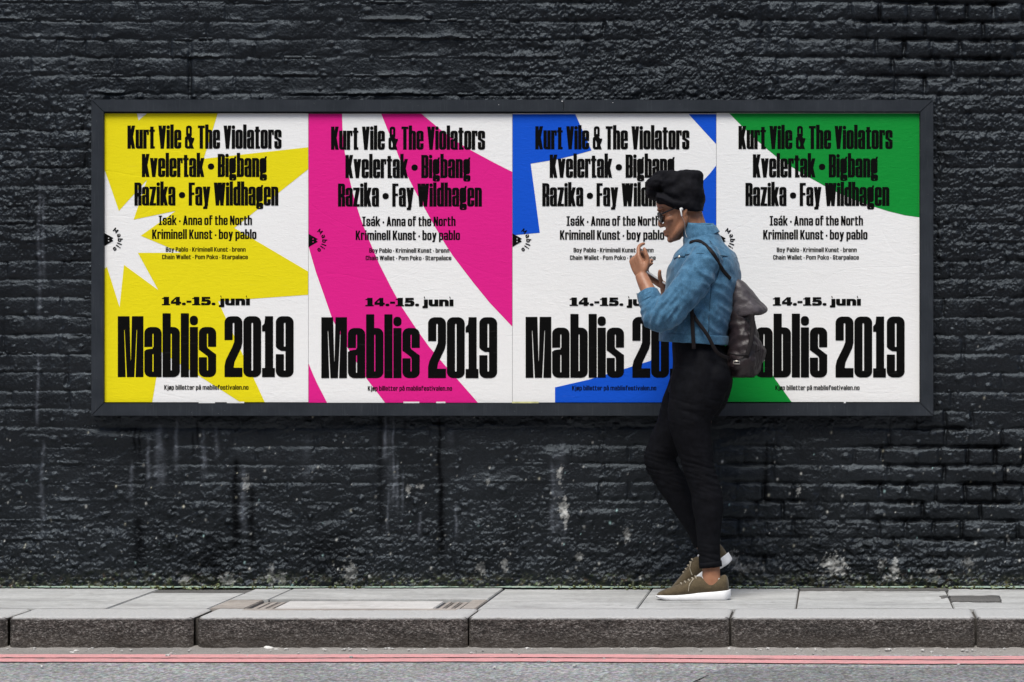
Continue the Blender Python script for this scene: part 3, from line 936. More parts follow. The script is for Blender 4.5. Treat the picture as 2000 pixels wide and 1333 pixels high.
def glyph(ch, S):
    """-> (width, f(X,Y))"""
    C, xh, A, D, sv, g, sh, r, ri = (S[k] for k in ('C', 'xh', 'A', 'D', 'sv', 'g', 'sh', 'r', 'ri'))
    W = 2 * sv + g
    heavy = S['two']
    def ring(X, Y, w, y0, y1): return Su(rb(X, Y, 0, y0, w, y1, r), rb(X, Y, sv, y0 + sh, w - sv, y1 - sh, ri))
    def st(X, Y, x0, y0, x1, y1): return rb(X, Y, x0, y0, x1, y1)
    def dg(X, Y, x0, y0, x1, y1, w): return pg(X, Y, [(x0, y0), (x0 + w, y0), (x1 + w, y1), (x1, y1)])
    def arch(X, Y, w, h): return np.maximum(Su(rb(X, Y, 0, -600, w, h, r), rb(X, Y, sv, -700, w - sv, h - sh, ri)), -Y)
    def dot(X, Y, x0): return rb(X, Y, x0, xh + (28 if heavy else 90), x0 + sv, max(xh + (28 if heavy else 90) + sh * 1.35, A if not heavy else A - 40), sv * .46)
    def V2(X, Y, w, h, x=0): return Un(dg(X, Y, x + w / 2 - sv / 2, 0, x, h, sv), dg(X, Y, x + w / 2 - sv / 2, 0, x + w - sv, h, sv))
    if ch in 'oø':
        if ch == 'o': return W, lambda X, Y: ring(X, Y, W, 0, xh)
        return W, lambda X, Y: Un(ring(X, Y, W, 0, xh), dg(X, Y, -20, -60, W - sv * .7 + 20, xh + 60, sv * .7))
    if ch == '0': return W * 1.03, lambda X, Y: ring(X, Y, W * 1.03, 0, C)
    if ch == 'n': return W, lambda X, Y: Un(arch(X, Y, W, xh), st(X, Y, 0, 0, sv, xh))
    if ch == 'h': return W, lambda X, Y: Un(arch(X, Y, W, xh), st(X, Y, 0, 0, sv, A))
    if ch == 'm':
        w2 = W + sv + g
        return w2, lambda X, Y: Un(arch(X, Y, W, xh), arch(X - sv - g, Y, W, xh), st(X, Y, 0, 0, sv, xh))
    if ch == 'u': return W, lambda X, Y: Un(np.maximum(Su(rb(X, Y, 0, 0, W, xh + 600, r), rb(X, Y, sv, sh, W - sv, xh + 700, ri)), Y - xh), st(X, Y, W - sv, 0, W, xh))
    if ch == 'r':
        w = sv + g + sv * .55
        return w, lambda X, Y: Un(st(X, Y, 0, 0, sv, xh), np.maximum(np.maximum(arch(X, Y, W, xh), X - w), xh - sh * 2.1 - Y))
    if ch == 'l': return sv, lambda X, Y: st(X, Y, 0, 0, sv, A)
    if ch == 'i': return sv, lambda X, Y: Un(st(X, Y, 0, 0, sv, xh), dot(X, Y, 0))
    if ch == 'j':
        return sv + sv * .35, lambda X, Y: Un(st(X, Y, sv * .35, D * .4, sv * 1.35, xh), rb(X, Y, -sv * .05, D, sv * 1.35, D + sh * 1.1, sh * .4), rb(X, Y, sv * .35, D, sv * 1.35, 0, sh * .5), dot(X, Y, sv * .35))
    if ch == 't':
        w = sv + (g + sv * .5)
        x0 = sv * .25
        return w, lambda X, Y: Un(rb(X, Y, x0, 0, x0 + sv, xh + (C - xh) * .75), st(X, Y, 0, xh - sh * .85, w, xh), rb(X, Y, x0, 0, w, sh, sh * .3))
    if ch == 'f':
        w = sv + (g + sv * .55); x0 = sv * .25
        return w, lambda X, Y: Un(rb(X, Y, x0, 0, x0 + sv, A - 60), st(X, Y, 0, xh - sh * .85, w, xh), rb(X, Y, x0, A - sh * 1.1, w, A, sh * .3), rb(X, Y, x0, xh, x0 + sv, A, sv * .45))
    if ch == 'b': return W, lambda X, Y: Un(ring(X, Y, W, 0, xh), st(X, Y, 0, 0, sv, A))
    if ch == 'd': return W, lambda X, Y: Un(ring(X, Y, W, 0, xh), st(X, Y, W - sv, 0, W, A))
    if ch == 'p': return W, lambda X, Y: Un(ring(X, Y, W, 0, xh), st(X, Y, 0, D, sv, xh))
    if ch == 'c': return W, lambda X, Y: Su(ring(X, Y, W, 0, xh), rb(X, Y, W - sv - 2, .37 * xh, W + 20, .62 * xh))
    if ch == 'e':
        b = sh * .8
        return W, lambda X, Y: Su(Un(ring(X, Y, W, 0, xh), st(X, Y, sv * .5, .5 * xh - b / 2, W - sv * .5, .5 * xh + b / 2)), rb(X, Y, W - sv - 2, .34 * xh, W + 20, .5 * xh - b / 2))
    if ch in 'aáå':
        def f(X, Y):
            a = rb(X, Y, 0, 0, W, xh, r)
            a = Un(a, st(X, Y, W - sv, 0, W, xh * .6))
            if heavy:
                a = Su(a, rb(X, Y, sv, .60 * xh - 5, W - sv, xh - sh, ri), rb(X, Y, -20, .565 * xh, sv + 2, .60 * xh),
                       pg(X, Y, [(-20, .57 * xh), (-20, .50 * xh), (sv * .25, .55 * xh), (sv, .57 * xh)]),
                       rb(X, Y, sv, sh * .8, W - sv, .46 * xh, ri))
            else:
                a = Su(a, rb(X, Y, sv, .58 * xh, W - sv, xh - sh, ri), rb(X, Y, -20, .58 * xh, sv + 2, .74 * xh),
                       rb(X, Y, sv, sh * .85, W - sv, .58 * xh - sh * .85, ri))
            if ch == 'á': a = Un(a, pg(X, Y, [(W * .38, xh + 70), (W * .62, xh + 70), (W * .95, xh + 260), (W * .55, xh + 260)]))
            if ch == 'å': a = Un(a, Su(rb(X, Y, W * .2, xh + 50, W * .8, xh + 300, 130), rb(X, Y, W * .38, xh + 120, W * .62, xh + 230, 50)))
            return a
        return W, f
    if ch in 'sS':
        h = xh if ch == 's' else C
        def f(X, Y):
            a = rb(X, Y, 0, 0, W, h, r)
            for fl in (0, 1):
                x, y = (X, Y) if fl == 0 else (W - X, h - Y)
                a = Su(a, rb(x, y, sv, .60 * h - (0 if heavy else 15), W - sv, h - sh, ri), pg(x, y, [(W - sv - 2, .603 * h), (W + 30, .603 * h), (W + 30, .43 * h), (W - sv * .2, .475 * h), (sv + g * .3, .585 * h)]))
            return a
        return W, f
    if ch == 'g':
        w = W
        def f(X, Y):
            up = Su(rb(X, Y, 0, .20 * xh, w * .94, xh, r), rb(X, Y, sv, .20 * xh + sh * .8, w * .94 - sv, xh - sh * .8, ri))
            lo = Su(rb(X, Y, 0, D, w, .16 * xh, 80), rb(X, Y, sv * .9, D + 55, w - sv * .9, D + 90, 10))
            ear = pg(X, Y, [(w * .62, xh - 60), (w * .9, xh - 60), (w * 1.0, xh + 70), (w * .74, xh + 70)])
            return Un(up, lo, ear, st(X, Y, sv * .1, .05 * xh, sv * .9, .26 * xh))
        return w, f
    if ch in 'kK':
        h, t = (xh, A) if ch == 'k' else (C, C)
        w = W * (1.06 if heavy else 1.08)
        return w, lambda X, Y: Un(st(X, Y, 0, 0, sv, t), dg(X, Y, sv * .45, .36 * h, w - sv, h, sv), dg(X, Y, w - sv, 0, sv * .5, .64 * h, sv))
    if ch in 'vV':
        h = xh if ch == 'v' else C; w = W * 1.06
        return w, lambda X, Y: V2(X, Y, w, h)
    if ch in 'wW':
        h = xh if ch == 'w' else C; v = W * 1.0; w = v * 2 - sv * .8
        return w, lambda X, Y: Un(V2(X, Y, v, h), V2(X, Y, v, h, v - sv * .8))
    if ch == 'y':
        w = W * 1.05
        return w, lambda X, Y: Un(dg(X, Y, w / 2 - sv / 2, 0, 0, xh, sv), dg(X, Y, w * .34 - sv / 2 + 10, D, w - sv, xh, sv), st(X, Y, w * .05, D, w * .5, D + sh))
    if ch == 'z':
        w = W * .92
        return w, lambda X, Y: Un(st(X, Y, 0, xh - sh, w, xh), st(X, Y, 0, 0, w, sh), dg(X, Y, 0, sh * .5, w - sv * 1.1, xh - sh * .5, sv * 1.1))
    if ch == 'A':
        w = W * 1.12
        return w, lambda X, Y: Un(dg(X, Y, 0, 0, w / 2 - sv / 2, C, sv), dg(X, Y, w - sv, 0, w / 2 - sv / 2, C, sv), st(X, Y, w * .25, .18 * C, w * .75, .18 * C + sh))
    if ch in 'BPR':
        w = W
        def f(X, Y):
            y0 = .44 * C
            a = Un(Su(rb(X, Y, 0, y0, w, C, r), rb(X, Y, sv, y0 + sh, w - sv, C - sh, ri)), st(X, Y, 0, 0, sv, C), st(X, Y, 0, C - sh, w * .5, C))
            if ch == 'B': a = Un(a, Su(rb(X, Y, 0, 0, w, y0 + sh, r), rb(X, Y, sv, sh, w - sv, y0, ri)), st(X, Y, 0, 0, w * .5, sh))
            if ch == 'R':
                a = Un(a, st(X, Y, w - sv, 0, w, y0), rb(X, Y, sv * .8, y0 - 60, w, y0 + sh, 50))
                a = Su(a, pg(X, Y, [(w + 10, y0 + 60), (w + 10, y0 - 10), (w - sv * .45, y0 + 25)]), rb(X, Y, sv, -20, w - sv, y0 - 40))
            if ch == 'B': a = Su(a, pg(X, Y, [(w + 10, y0 + sh * .5 + 30), (w + 10, y0 + sh * .5 - 30), (w - 30, y0 + sh * .5)]))
            return a
        return w, f
    if ch == 'F':
        w = W * .86
        return w, lambda X, Y: Un(st(X, Y, 0, 0, sv, C), st(X, Y, 0, C - sh, w, C), st(X, Y, 0, .46 * C, w * .93, .46 * C + sh))
    if ch == 'T':
        w = W * (.95 if heavy else .95)
        return w, lambda X, Y: Un(st(X, Y, w / 2 - sv / 2, 0, w / 2 + sv / 2, C), st(X, Y, 0, C - sh, w, C))
    if ch == 'I':
        w = sv * 2.1
        return w, lambda X, Y: Un(st(X, Y, w / 2 - sv / 2, 0, w / 2 + sv / 2, C), st(X, Y, 0, 0, w, sh * .8), st(X, Y, 0, C - sh * .8, w, C))
    if ch == 'N':
        w = W * 1.08
        return w, lambda X, Y: Un(st(X, Y, 0, 0, sv * .95, C), st(X, Y, w - sv * .95, 0, w, C), dg(X, Y, w - sv * 1.05, 0, 0, C, sv * 1.05))
    if ch == 'C': return W, lambda X, Y: Su(ring(X, Y, W, 0, C), rb(X, Y, W - sv - 2, .36 * C, W + 20, .64 * C))
    if ch == 'M':
        w = 413 if heavy else W * 1.5
        n = 8 if heavy else 60
        if heavy:
            return w, lambda X, Y: Su(st(X, Y, 0, 0, w, C), pg(X, Y, [(w * .462, C + 9), (w * .55, C + 9), (w * .512, .27 * C), (w * .500, .27 * C)]),
                                      pg(X, Y, [(w * .248, .78 * C), (w * .266, .78 * C), (w * .355, -9), (w * .31, -9)]),
                                      pg(X, Y, [(w * .752, .78 * C), (w * .734, .78 * C), (w * .645, -9), (w * .69, -9)]))
        return w, lambda X, Y: Un(st(X, Y, 0, 0, sv, C), st(X, Y, w - sv, 0, w, C), dg(X, Y, w / 2 - sv * .5, .22 * C, 0, C, sv), dg(X, Y, w / 2 - sv * .5, .22 * C, w - sv, C, sv))
    if ch == '1':
        w = 207 if heavy else sv * 2.1
        return w, lambda X, Y: Un(st(X, Y, w * .23, 0, w * .86, C), st(X, Y, 0, 0, w, .15 * C), pg(X, Y, [(0, .75 * C), (w * .4, .75 * C), (w * .4, C), (w * .25, C), (w * .18, .88 * C), (0, .84 * C)]))
    if ch == '2':
        w = W * 1.03
        def f(X, Y):
            up = Su(rb(X, Y, 0, .2 * C, w, C, r), rb(X, Y, sv, -100, w - sv, C - sh, ri))
            lf = np.maximum(up, np.where(X < w / 2, .607 * C - Y, .58 * C - Y))
            di = pg(X, Y, [(w - sv, .66 * C), (w, .66 * C), (w, .57 * C), (w * .93, .48 * C), (w * .56, .25 * C), (w * .50, .14 * C), (0, .14 * C), (0, .19 * C), (w * .07, .28 * C), (w * .44, .50 * C), (w - sv, .58 * C)])
            return Un(lf, di, st(X, Y, 0, 0, w, .155 * C))
        return w, f
    if ch == '9':
        w = W * 1.03
        return w, lambda X, Y: Su(rb(X, Y, 0, 0, w, C, r), rb(X, Y, sv, .50 * C, w - sv, C - sh, ri), rb(X, Y, sv, sh, w - sv, .43 * C, ri), rb(X, Y, -20, .377 * C, w - sv, .43 * C),
                                  pg(X, Y, [(-20, .40 * C), (-20, .53 * C), (25, .47 * C), (sv * .7, .428 * C), (sv, .42 * C)]))
    if ch == '4':
        w = sv * 2.6
        return w, lambda X, Y: Su(Un(st(X, Y, w - sv * 1.35, 0, w - sv * .35, C), st(X, Y, 0, .17 * C, w, .17 * C + sh), pg(X, Y, [(0, .17 * C), (0, .45 * C), (w - sv * 1.3, C), (w - sv * .4, C), (w - sv * .4, .17 * C)])),
                                  pg(X, Y, [(sv * .62, .44 * C), (w - sv * 1.36, .44 * C), (w - sv * 1.36, .74 * C)]))
    if ch == '5':
        w = sv * 2.45
        return w, lambda X, Y: Un(st(X, Y, sv * .15, C - sh, w * .93, C), st(X, Y, sv * .15, .42 * C, sv * 1.0, C),
                                  np.maximum(Su(rb(X, Y, 0, 0, w, .68 * C, r), rb(X, Y, -60, sh, w - sv, .68 * C - sh, 40)), 0 * X - 1e9),
                                  rb(X, Y, 0, 0, sv * .9, .30 * C, 60))
    if ch == '&':
        w = W * 1.30
        return w, lambda X, Y: Un(Su(rb(X, Y, w * .12, .50 * C, w * .74, C, r), rb(X, Y, w * .37, .66 * C, w * .49, C - sh, 20)),
                                  Su(rb(X, Y, 0, 0, w * .78, .55 * C, r), rb(X, Y, w * .30, sh, w * .44, .40 * C, 20)),
                                  dg(X, Y, w - sv * .95, 0, w * .16, .60 * C, sv * .85), pg(X, Y, [(w * .55, .16 * C), (w * .72, .10 * C), (w, .40 * C), (w, .47 * C), (w * .72, .47 * C), (w * .72, .38 * C)]))
    if ch == '•':
        d = 245
        return d, lambda X, Y: rb(X, Y, 0, .32 * C, d, .32 * C + 270, 130)
    if ch == '·':
        d = 190
        return d, lambda X, Y: rb(X, Y, 0, .30 * C, d, .30 * C + 200, 95)
    if ch == '.':
        d = sv * 1.0
        return d, lambda X, Y: rb(X, Y, 0, 0, d, sh * 1.25, sh * .55)
    if ch == '-':
        d = sv * 1.25
        return d, lambda X, Y: rb(X, Y, 0, .30 * C, d, .30 * C + sh)
    raise ValueError(ch)

def trace(F, x0, y0, q):
    """zero contours of F (rows = y) by marching squares"""
    ins = F < 0
    c = ins[:-1, :-1] * 1 + ins[:-1, 1:] * 2 + ins[1:, 1:] * 4 + ins[1:, :-1] * 8
    nxt = {}
    tab = {1: [('L', 'B')], 2: [('B', 'R')], 3: [('L', 'R')], 4: [('R', 'T')], 5: [('L', 'T'), ('R', 'B')], 6: [('B', 'T')], 7: [('L', 'T')],
           8: [('T', 'L')], 9: [('T', 'B')], 10: [('T', 'R'), ('B', 'L')], 11: [('T', 'R')], 12: [('R', 'L')], 13: [('R', 'B')], 14: [('B', 'L')]}
    def key(j, i, s):
        return (j, i, 0) if s == 'B' else (j + 1, i, 0) if s == 'T' else (j, i, 1) if s == 'L' else (j, i + 1, 1)
    for j, i in zip(*np.nonzero((c > 0) & (c < 15))):
        for a, b in tab[int(c[j, i])]:
            nxt[key(j, i, a)] = key(j, i, b)
    def pt(k):
        j, i, v = k
        a = F[j, i]; b = F[j, i + 1] if v == 0 else F[j + 1, i]
        t = a / (a - b)
        return (x0 + (i + (t if v == 0 else 0)) * q, y0 + (j + (t if v == 1 else 0)) * q)
    loops = []
    while nxt:
        k0 = next(iter(nxt)); k = k0; lp = []
        while k in nxt:
            lp.append(pt(k)); k = nxt.pop(k)
        if len(lp) > 3:
            loops.append(lp)
    return loops

def thin(lp, tol):
    """Douglas-Peucker on a closed loop"""
    p = np.array(lp)
    if len(p) < 6: return lp
    far = int(np.argmax(((p - p[0]) ** 2).sum(1)))
    def rec(a, b):
        if b - a < 2: return [a]
        s = p[a]; e = p[b % len(p)]
        d = e - s; L = math.hypot(*d) + 1e-9
        m = p[a + 1:b]
        h = np.abs(d[0] * (m[:, 1] - s[1]) - d[1] * (m[:, 0] - s[0])) / L
        k = int(np.argmax(h))
        if h[k] < tol: return [a]
        k += a + 1
        return rec(a, k) + rec(k, b)
    ix = rec(0, far) + rec(far, len(p))
    return [tuple(p[i]) for i in ix]

_gc = {}
def glyph_loops(ch, sty):
    if (ch, sty) not in _gc:
        S = STY[sty]
        w, f = glyph(ch, S)
        q = 7.0 if sty == 'heavy' else 13.0
        m = 60
        xs = np.arange(-m - 3.3, w + m, q); ys = np.arange(S['D'] - 40.7, S['A'] + 110, q)
        X, Y = np.meshgrid(xs, ys)
        _gc[(ch, sty)] = (w, [thin(l, 1.6) for l in trace(f(X, Y), xs[0], ys[0], q)])
    return _gc[(ch, sty)]

def fill_mesh(name, loops):
    """loops in (x, z) -> flat filled mesh in the XZ plane facing -Y (even-odd)"""
    cu = bpy.data.curves.new(name, 'CURVE')
    cu.dimensions = '2D'; cu.fill_mode = 'BOTH'
    for lp in loops:
        if len(lp) < 3: continue
        sp = cu.splines.new('POLY')
        sp.points.add(len(lp) - 1)
        sp.points.foreach_set('co', np.array([(x, y, 0, 1) for x, y in lp], dtype=np.float32).ravel())
        sp.use_cyclic_u = True
    o = bpy.data.objects.new(name, cu)
    me = bpy.data.meshes.new_from_object(o)
    bpy.data.objects.remove(o); bpy.data.curves.remove(cu)
    me.transform(Matrix.Rotation(R(90), 4, 'X'))
    me.name = name
    return me

def text_loops(s, sty):
    S = STY[sty]
    x = 0; out = []
    for ch in s:
        if ch == ' ':
            x += S['ws']; continue
        w, lps = glyph_loops(ch, sty)
        out += [[(a + x, b) for a, b in l] for l in lps]
        x += w + S['sp']
    return out, x - S['sp']

# ================================================================== POSTERS
def posters():
    LY = PYL - .0022
    sc = FPX / (DIST + LY)
    lines = [('Kurt Vile & The Violators', 'heavy', 248.8, 549.9, 290.8, 45.2), ('Kvelertak • Bigbang', 'heavy', 276.9, 521.3, 346.2, 45.2),
             ('Razika • Fay Wildhagen', 'heavy', 262.4, 543.6, 401.9, 45.0), ('Isák · Anna of the North', 'medium', 309.7, 492.1, 439.9, 18.4),
             ('Kriminell Kunst · boy pablo', 'medium', 297.0, 500.8, 467.2, 18.4), ('Boy Pablo · Kriminell Kunst · brenn', 'light', 323.6, 479.8, 491.9, 8.6),
             ('Chain Wallet · Pom Poko · Starpalace', 'light', 316.5, 484.0, 506.6, 8.6), ('14.-15. juni', 'wide', 316.0, 488.0, 596.6, 16.4),
             ('Mablis 2019', 'heavy', 229.9, 573.5, 737.0, 119.0), ('Kjøp billetter på mablisfestivalen.no', 'light', 320.7, 485.3, 761.5, 9.0)]
    org = P(203, 786, LY)                              # lower left corner of the first poster
    meshes = []
    for s, sty, a, b, base, cap in lines:
        lps, w = text_loops(s, sty)
        sx = (b - a) / w / sc; sz = cap / 1000 / sc
        ox = (a - 203) / sc; oz = (786 - base) / sc
        meshes.append(fill_mesh('lettering', [[(ox + x * sx, oz + y * sz) for x, y in l] for l in lps]))
    # round badge at the left edge: a toothed black wedge with the name on an arc
    def lz(x, y): return ((x / 9.52 + 170 - 203) / sc, (786 - (y / 9.52 + 400)) / sc)
    wedge = fill_mesh('badge', [[lz(*p) for p in ((318, 525), (490, 622), (455, 645), (490, 672), (318, 772))]] +
                      [[lz(400 + 13 * math.cos(t), y + 13 * math.sin(t)) for t in np.linspace(0, 2 * math.pi, 12, endpoint=False)] for y in (622, 673)])
    arc = []
    for ch, ang in (('M', 50), ('a', 21), ('b', -3), ('l', -21), ('i', -35), ('s', -55)):
        w, lps = glyph_loops(ch, 'logo')
        s = 0.092 if ch != 'M' else .080
        th = R(ang) - math.pi / 2
        cx, cy = 392 + 178 * math.cos(R(ang)), 648 - 178 * math.sin(R(ang))
        for l in lps:
            arc.append([lz(cx + s * ((x - w / 2) * math.cos(th) - y * math.sin(th)), cy - s * ((x - w / 2) * math.sin(th) + y * math.cos(th))) for x, y in l])
    arc = fill_mesh('badge_lettering', arc)

    c1 = lambda x, y: (x / 3.809 + 170, y / 3.809 + 180)
    yellow = [[c1(*p) for p in ((128, 160), (372, 160), (383, 212), (445, 160), (972, 160), (868, 497), (1645, 412), (1645, 575), (1095, 1012), (1645, 1336), (1645, 1509),
               (975, 1557), (1322, 2310), (1140, 2310), (548, 1931), (485, 2310), (128, 2310), (128, 1319), (148, 1301), (242, 1601), (275, 1287), (530, 1474),
               (378, 1197), (702, 1197), (400, 1070), (660, 885), (347, 950), (445, 655), (237, 885), (128, 570))]]
    c3 = lambda x, y: (x / 4.04 + 590, y / 4.04 + 200)
    pink = [[c3(*p) for p in ((50, 92), (315, 92), (318, 200), (324, 310), (342, 430), (370, 590), (410, 755), (466, 930), (530, 1092), (610, 1280), (700, 1457), (790, 1622), (900, 1787),
              (1000, 1927), (1140, 2092), (1270, 2237), (1387, 2375), (655, 2375), (510, 2182), (430, 2052), (355, 1930), (290, 1812), (235, 1700), (170, 1512), (110, 1342), (72, 1212), (50, 1140))],
            [c3(*p) for p in ((625, 92), (942, 92), (1090, 215), (1210, 305), (1330, 378), (1500, 470), (1660, 550), (1660, 1770), (1480, 1582), (1350, 1422), (1190, 1212), (1130, 1120), (1030, 950), (900, 715), (790, 500), (740, 370), (680, 230))],
            [c3(*p) for p in ((50, 2062), (85, 2145), (120, 2222), (197, 2375), (50, 2375))]]
    c8 = lambda x, y: (x / 4.039 + 980, y / 4.039 + 200)
    blue = [[c8(*p) for p in ((84, 95), (580, 95), (708, 380), (575, 418), (440, 450), (228, 485), (265, 760), (300, 1030), (84, 1050))],
            [c8(*p) for p in ((1475, 95), (1693, 95), (1693, 330))],
            [c8(*p) for p in ((1693, 500), (1640, 565), (1575, 635), (1520, 740), (1480, 840), (1450, 960), (1445, 1090), (1500, 1150), (1693, 1240))],
            [(1084, 787), (1084, 757), (1150, 742), (1210, 724), (1271, 705), (1287, 640), (1320, 620), (1399, 610), (1399, 787)]]
    c4 = lambda x, y: (x / 3.92 + 1390, y / 3.92 + 190)
    c5 = lambda x, y: (x / 4.04 + 1390, y / 4.04 + 500)
    green = [[c4(*p) for p in ((135, 125), (1594, 125), (1594, 920), (1480, 905), (1350, 873), (1240, 838), (1100, 788), (980, 738), (860, 677), (720, 600), (600, 526), (490, 452), (400, 378), (310, 298), (230, 220))],
             [c5(*p) for p in ((38, 1157), (630, 1157), (500, 972), (455, 900), (400, 800), (340, 680), (200, 640), (38, 700))]]
    spec = [(203.0, 602.3, 0.0, yellow, 'ink_yellow', 'festival poster with a yellow zigzag star pattern', 222, 786, 203),
            (602.3, 1000.8, 2.0, pink, 'ink_pink', 'festival poster with wide curved magenta stripes', 222.5, 787, 600.6),
            (1000.8, 1399.0, 1.3, blue, 'ink_blue', 'festival poster with angular cobalt blue shapes', 222, 786.5, 999.6),
            (1399.0, 1796.0, 0.7, green, 'ink_green', 'festival poster with a green corner swoop on white', 221, 785.5, 1396.5)]
    e = 0.0007
    for n, (x0, x1, dy, shapes, ink, label, y0, y1, tx) in enumerate(spec):
        a = P(x0, y1, PYL); b = P(x1, y0, PYL)
        # each sheet is pasted a hair over its neighbour
        root = obj('festival_poster', box_mesh('festival_poster', a.x + e - a.x, b.x - e - a.x, -.0004, .0052, 0, b.z - a.z), M['paper'])
        root.location = (a.x, PYL, a.z)
        tag(root, label, 'poster', 'festival posters on the billboard')
        loc = Vector((a.x, PYL, a.z))
        def clampx(v): return min(max(v, x0 + .4), x1 - .4)
        for sh_ in shapes:
            pts = []
            for (px, py) in sh_:
                p = P(clampx(px), min(max(py, y0 + .1), y1 - .1), PYL - .001) - loc
                pts.append((p.x, p.z))
            o = obj('colour_shape', fill_mesh('colour_shape', [pts]), M[ink], root)
            o.location = (0, -.0011, 0)
        for me in meshes + [wedge, arc]:
            q = P(tx, 786 + dy, LY) - loc
            xo = q.x
            if me in (wedge, arc): xo = (P(x0, 786, LY) - loc).x
            o = obj('badge' if me is wedge else 'lettering', me, M['ink_black'], root)
            o.location = (xo, -.0018, q.z)
posters()

# ================================================================== PERSON
YC = -0.42                      # middle of the walker, metres in front of the wall
SP = FPX / (DIST + YC)          # pixels per metre there

def Q(px, py, dy=0.0):
    return P(px, py, YC + dy) if False else Vector((CAMX + (px - 1640.0) / SP, YC + dy, CAMZ + (670.0 - py) / SP))

def catmull(pts, n):
    out = []
    m = len(pts)
    for i in range(m - 1):
        p0 = pts[max(i - 1, 0)]; p1 = pts[i]; p2 = pts[i + 1]; p3 = pts[min(i + 2, m - 1)]
        for k in range(n):
            t = k / n
            out.append(tuple(0.5 * ((2 * b) + (c - a) * t + (2 * a - 5 * b + 4 * c - d) * t * t + (-a + 3 * b - 3 * c + d) * t ** 3) for a, b, c, d in zip(p0, p1, p2, p3)))
    out.append(tuple(pts[-1]))
    return out

def tube(bm, pts, n=4, seg=20, flat=None, side=Vector((0, 1, 0)), cap=True, power=2.0):
    """pts: (x, y, z, a, b): centre, radius across in the plane of the picture, radius in depth"""
    pp = catmull(pts, n) if n > 1 else [tuple(p) for p in pts]
    C = [Vector(p[:3]) for p in pp]
    rings = []
    for i, p in enumerate(pp):
        t = (C[min(i + 1, len(C) - 1)] - C[max(i - 1, 0)])
        if flat is not None: t = flat.copy()
        t.normalize()
        u = side.cross(t)
        if u.length < 1e-4: u = Vector((1, 0, 0))
        u.normalize()
        w = t.cross(u).normalized()
        ring = []
        for k in range(seg):
            a = 2 * math.pi * k / seg
            ca, sa = math.cos(a), math.sin(a)
            if power != 2.0:
                ca = math.copysign(abs(ca) ** (2 / power), ca); sa = math.copysign(abs(sa) ** (2 / power), sa)
            ring.append(bm.verts.new(C[i] + u * p[3] * ca + w * p[4] * sa))
        rings.append(ring)
    for r0, r1 in zip(rings, rings[1:]):
        for k in range(seg):
            bm.faces.new((r0[k], r0[(k + 1) % seg], r1[(k + 1) % seg], r1[k]))
    if cap:
        for r, c, s in ((rings[0], C[0], -1), (rings[-1], C[-1], 1)):
            cv = bm.verts.new(c)
            for k in range(seg):
                bm.faces.new((r[k], r[(k + 1) % seg], cv) if s > 0 else (r[(k + 1) % seg], r[k], cv))
    return rings

def ell(bm, c, rad, rot=None, sub=3):
    mt = Matrix.Translation(c)
    if rot is not None: mt = mt @ rot
    bmesh.ops.create_icosphere(bm, subdivisions=sub, radius=1, matrix=mt @ Matrix.Diagonal((*rad, 1)))

def qt(lst):
    """(px,py,dy,ra_px,rb_m) -> tube points"""
    return [(*Q(a, b, c), d / SP, e) for a, b, c, d, e in lst]

def fuse(bm, name, voxel=.004, smooth=4, fac=.5):
    """one continuous skin out of overlapping volumes"""
    bmesh.ops.recalc_face_normals(bm, faces=bm.faces)
    me = bpy.data.meshes.new(name); bm.to_mesh(me); bm.free()
    o = bpy.data.objects.new(name, me); COL.objects.link(o)
    m = o.modifiers.new('r', 'REMESH'); m.mode = 'VOXEL'; m.voxel_size = voxel; m.use_smooth_shade = True
    s = o.modifiers.new('s', 'SMOOTH'); s.iterations = smooth; s.factor = fac
    dg = bpy.context.evaluated_depsgraph_get()
    out = bpy.data.meshes.new_from_object(o.evaluated_get(dg))
    bpy.data.objects.remove(o); bpy.data.meshes.remove(me)
    out.name = name
    return out

def displace(me, fn):
    n = len(me.vertices)
    co = np.empty(n * 3, np.float32); me.vertices.foreach_get('co', co); co = co.reshape(-1, 3)
    no = np.empty(n * 3, np.float32); me.vertex_normals.foreach_get('vector', no); no = no.reshape(-1, 3)
    d = fn(co[:, 0].astype(float), co[:, 1].astype(float), co[:, 2].astype(float), no)
    co = co + no * d[:, None].astype(np.float32)
    me.vertices.foreach_set('co', co.ravel()); me.update()

HEADC = Q(1331, 411, 0)
HROT = Matrix.Rotation(R(-17), 4, 'Y')
def hd(x, y, z, s=.92):
    """head coordinates: x forward is negative, z up, origin between the ears"""
    return HEADC + (HROT @ Vector((x * s, y * s, z * s)))

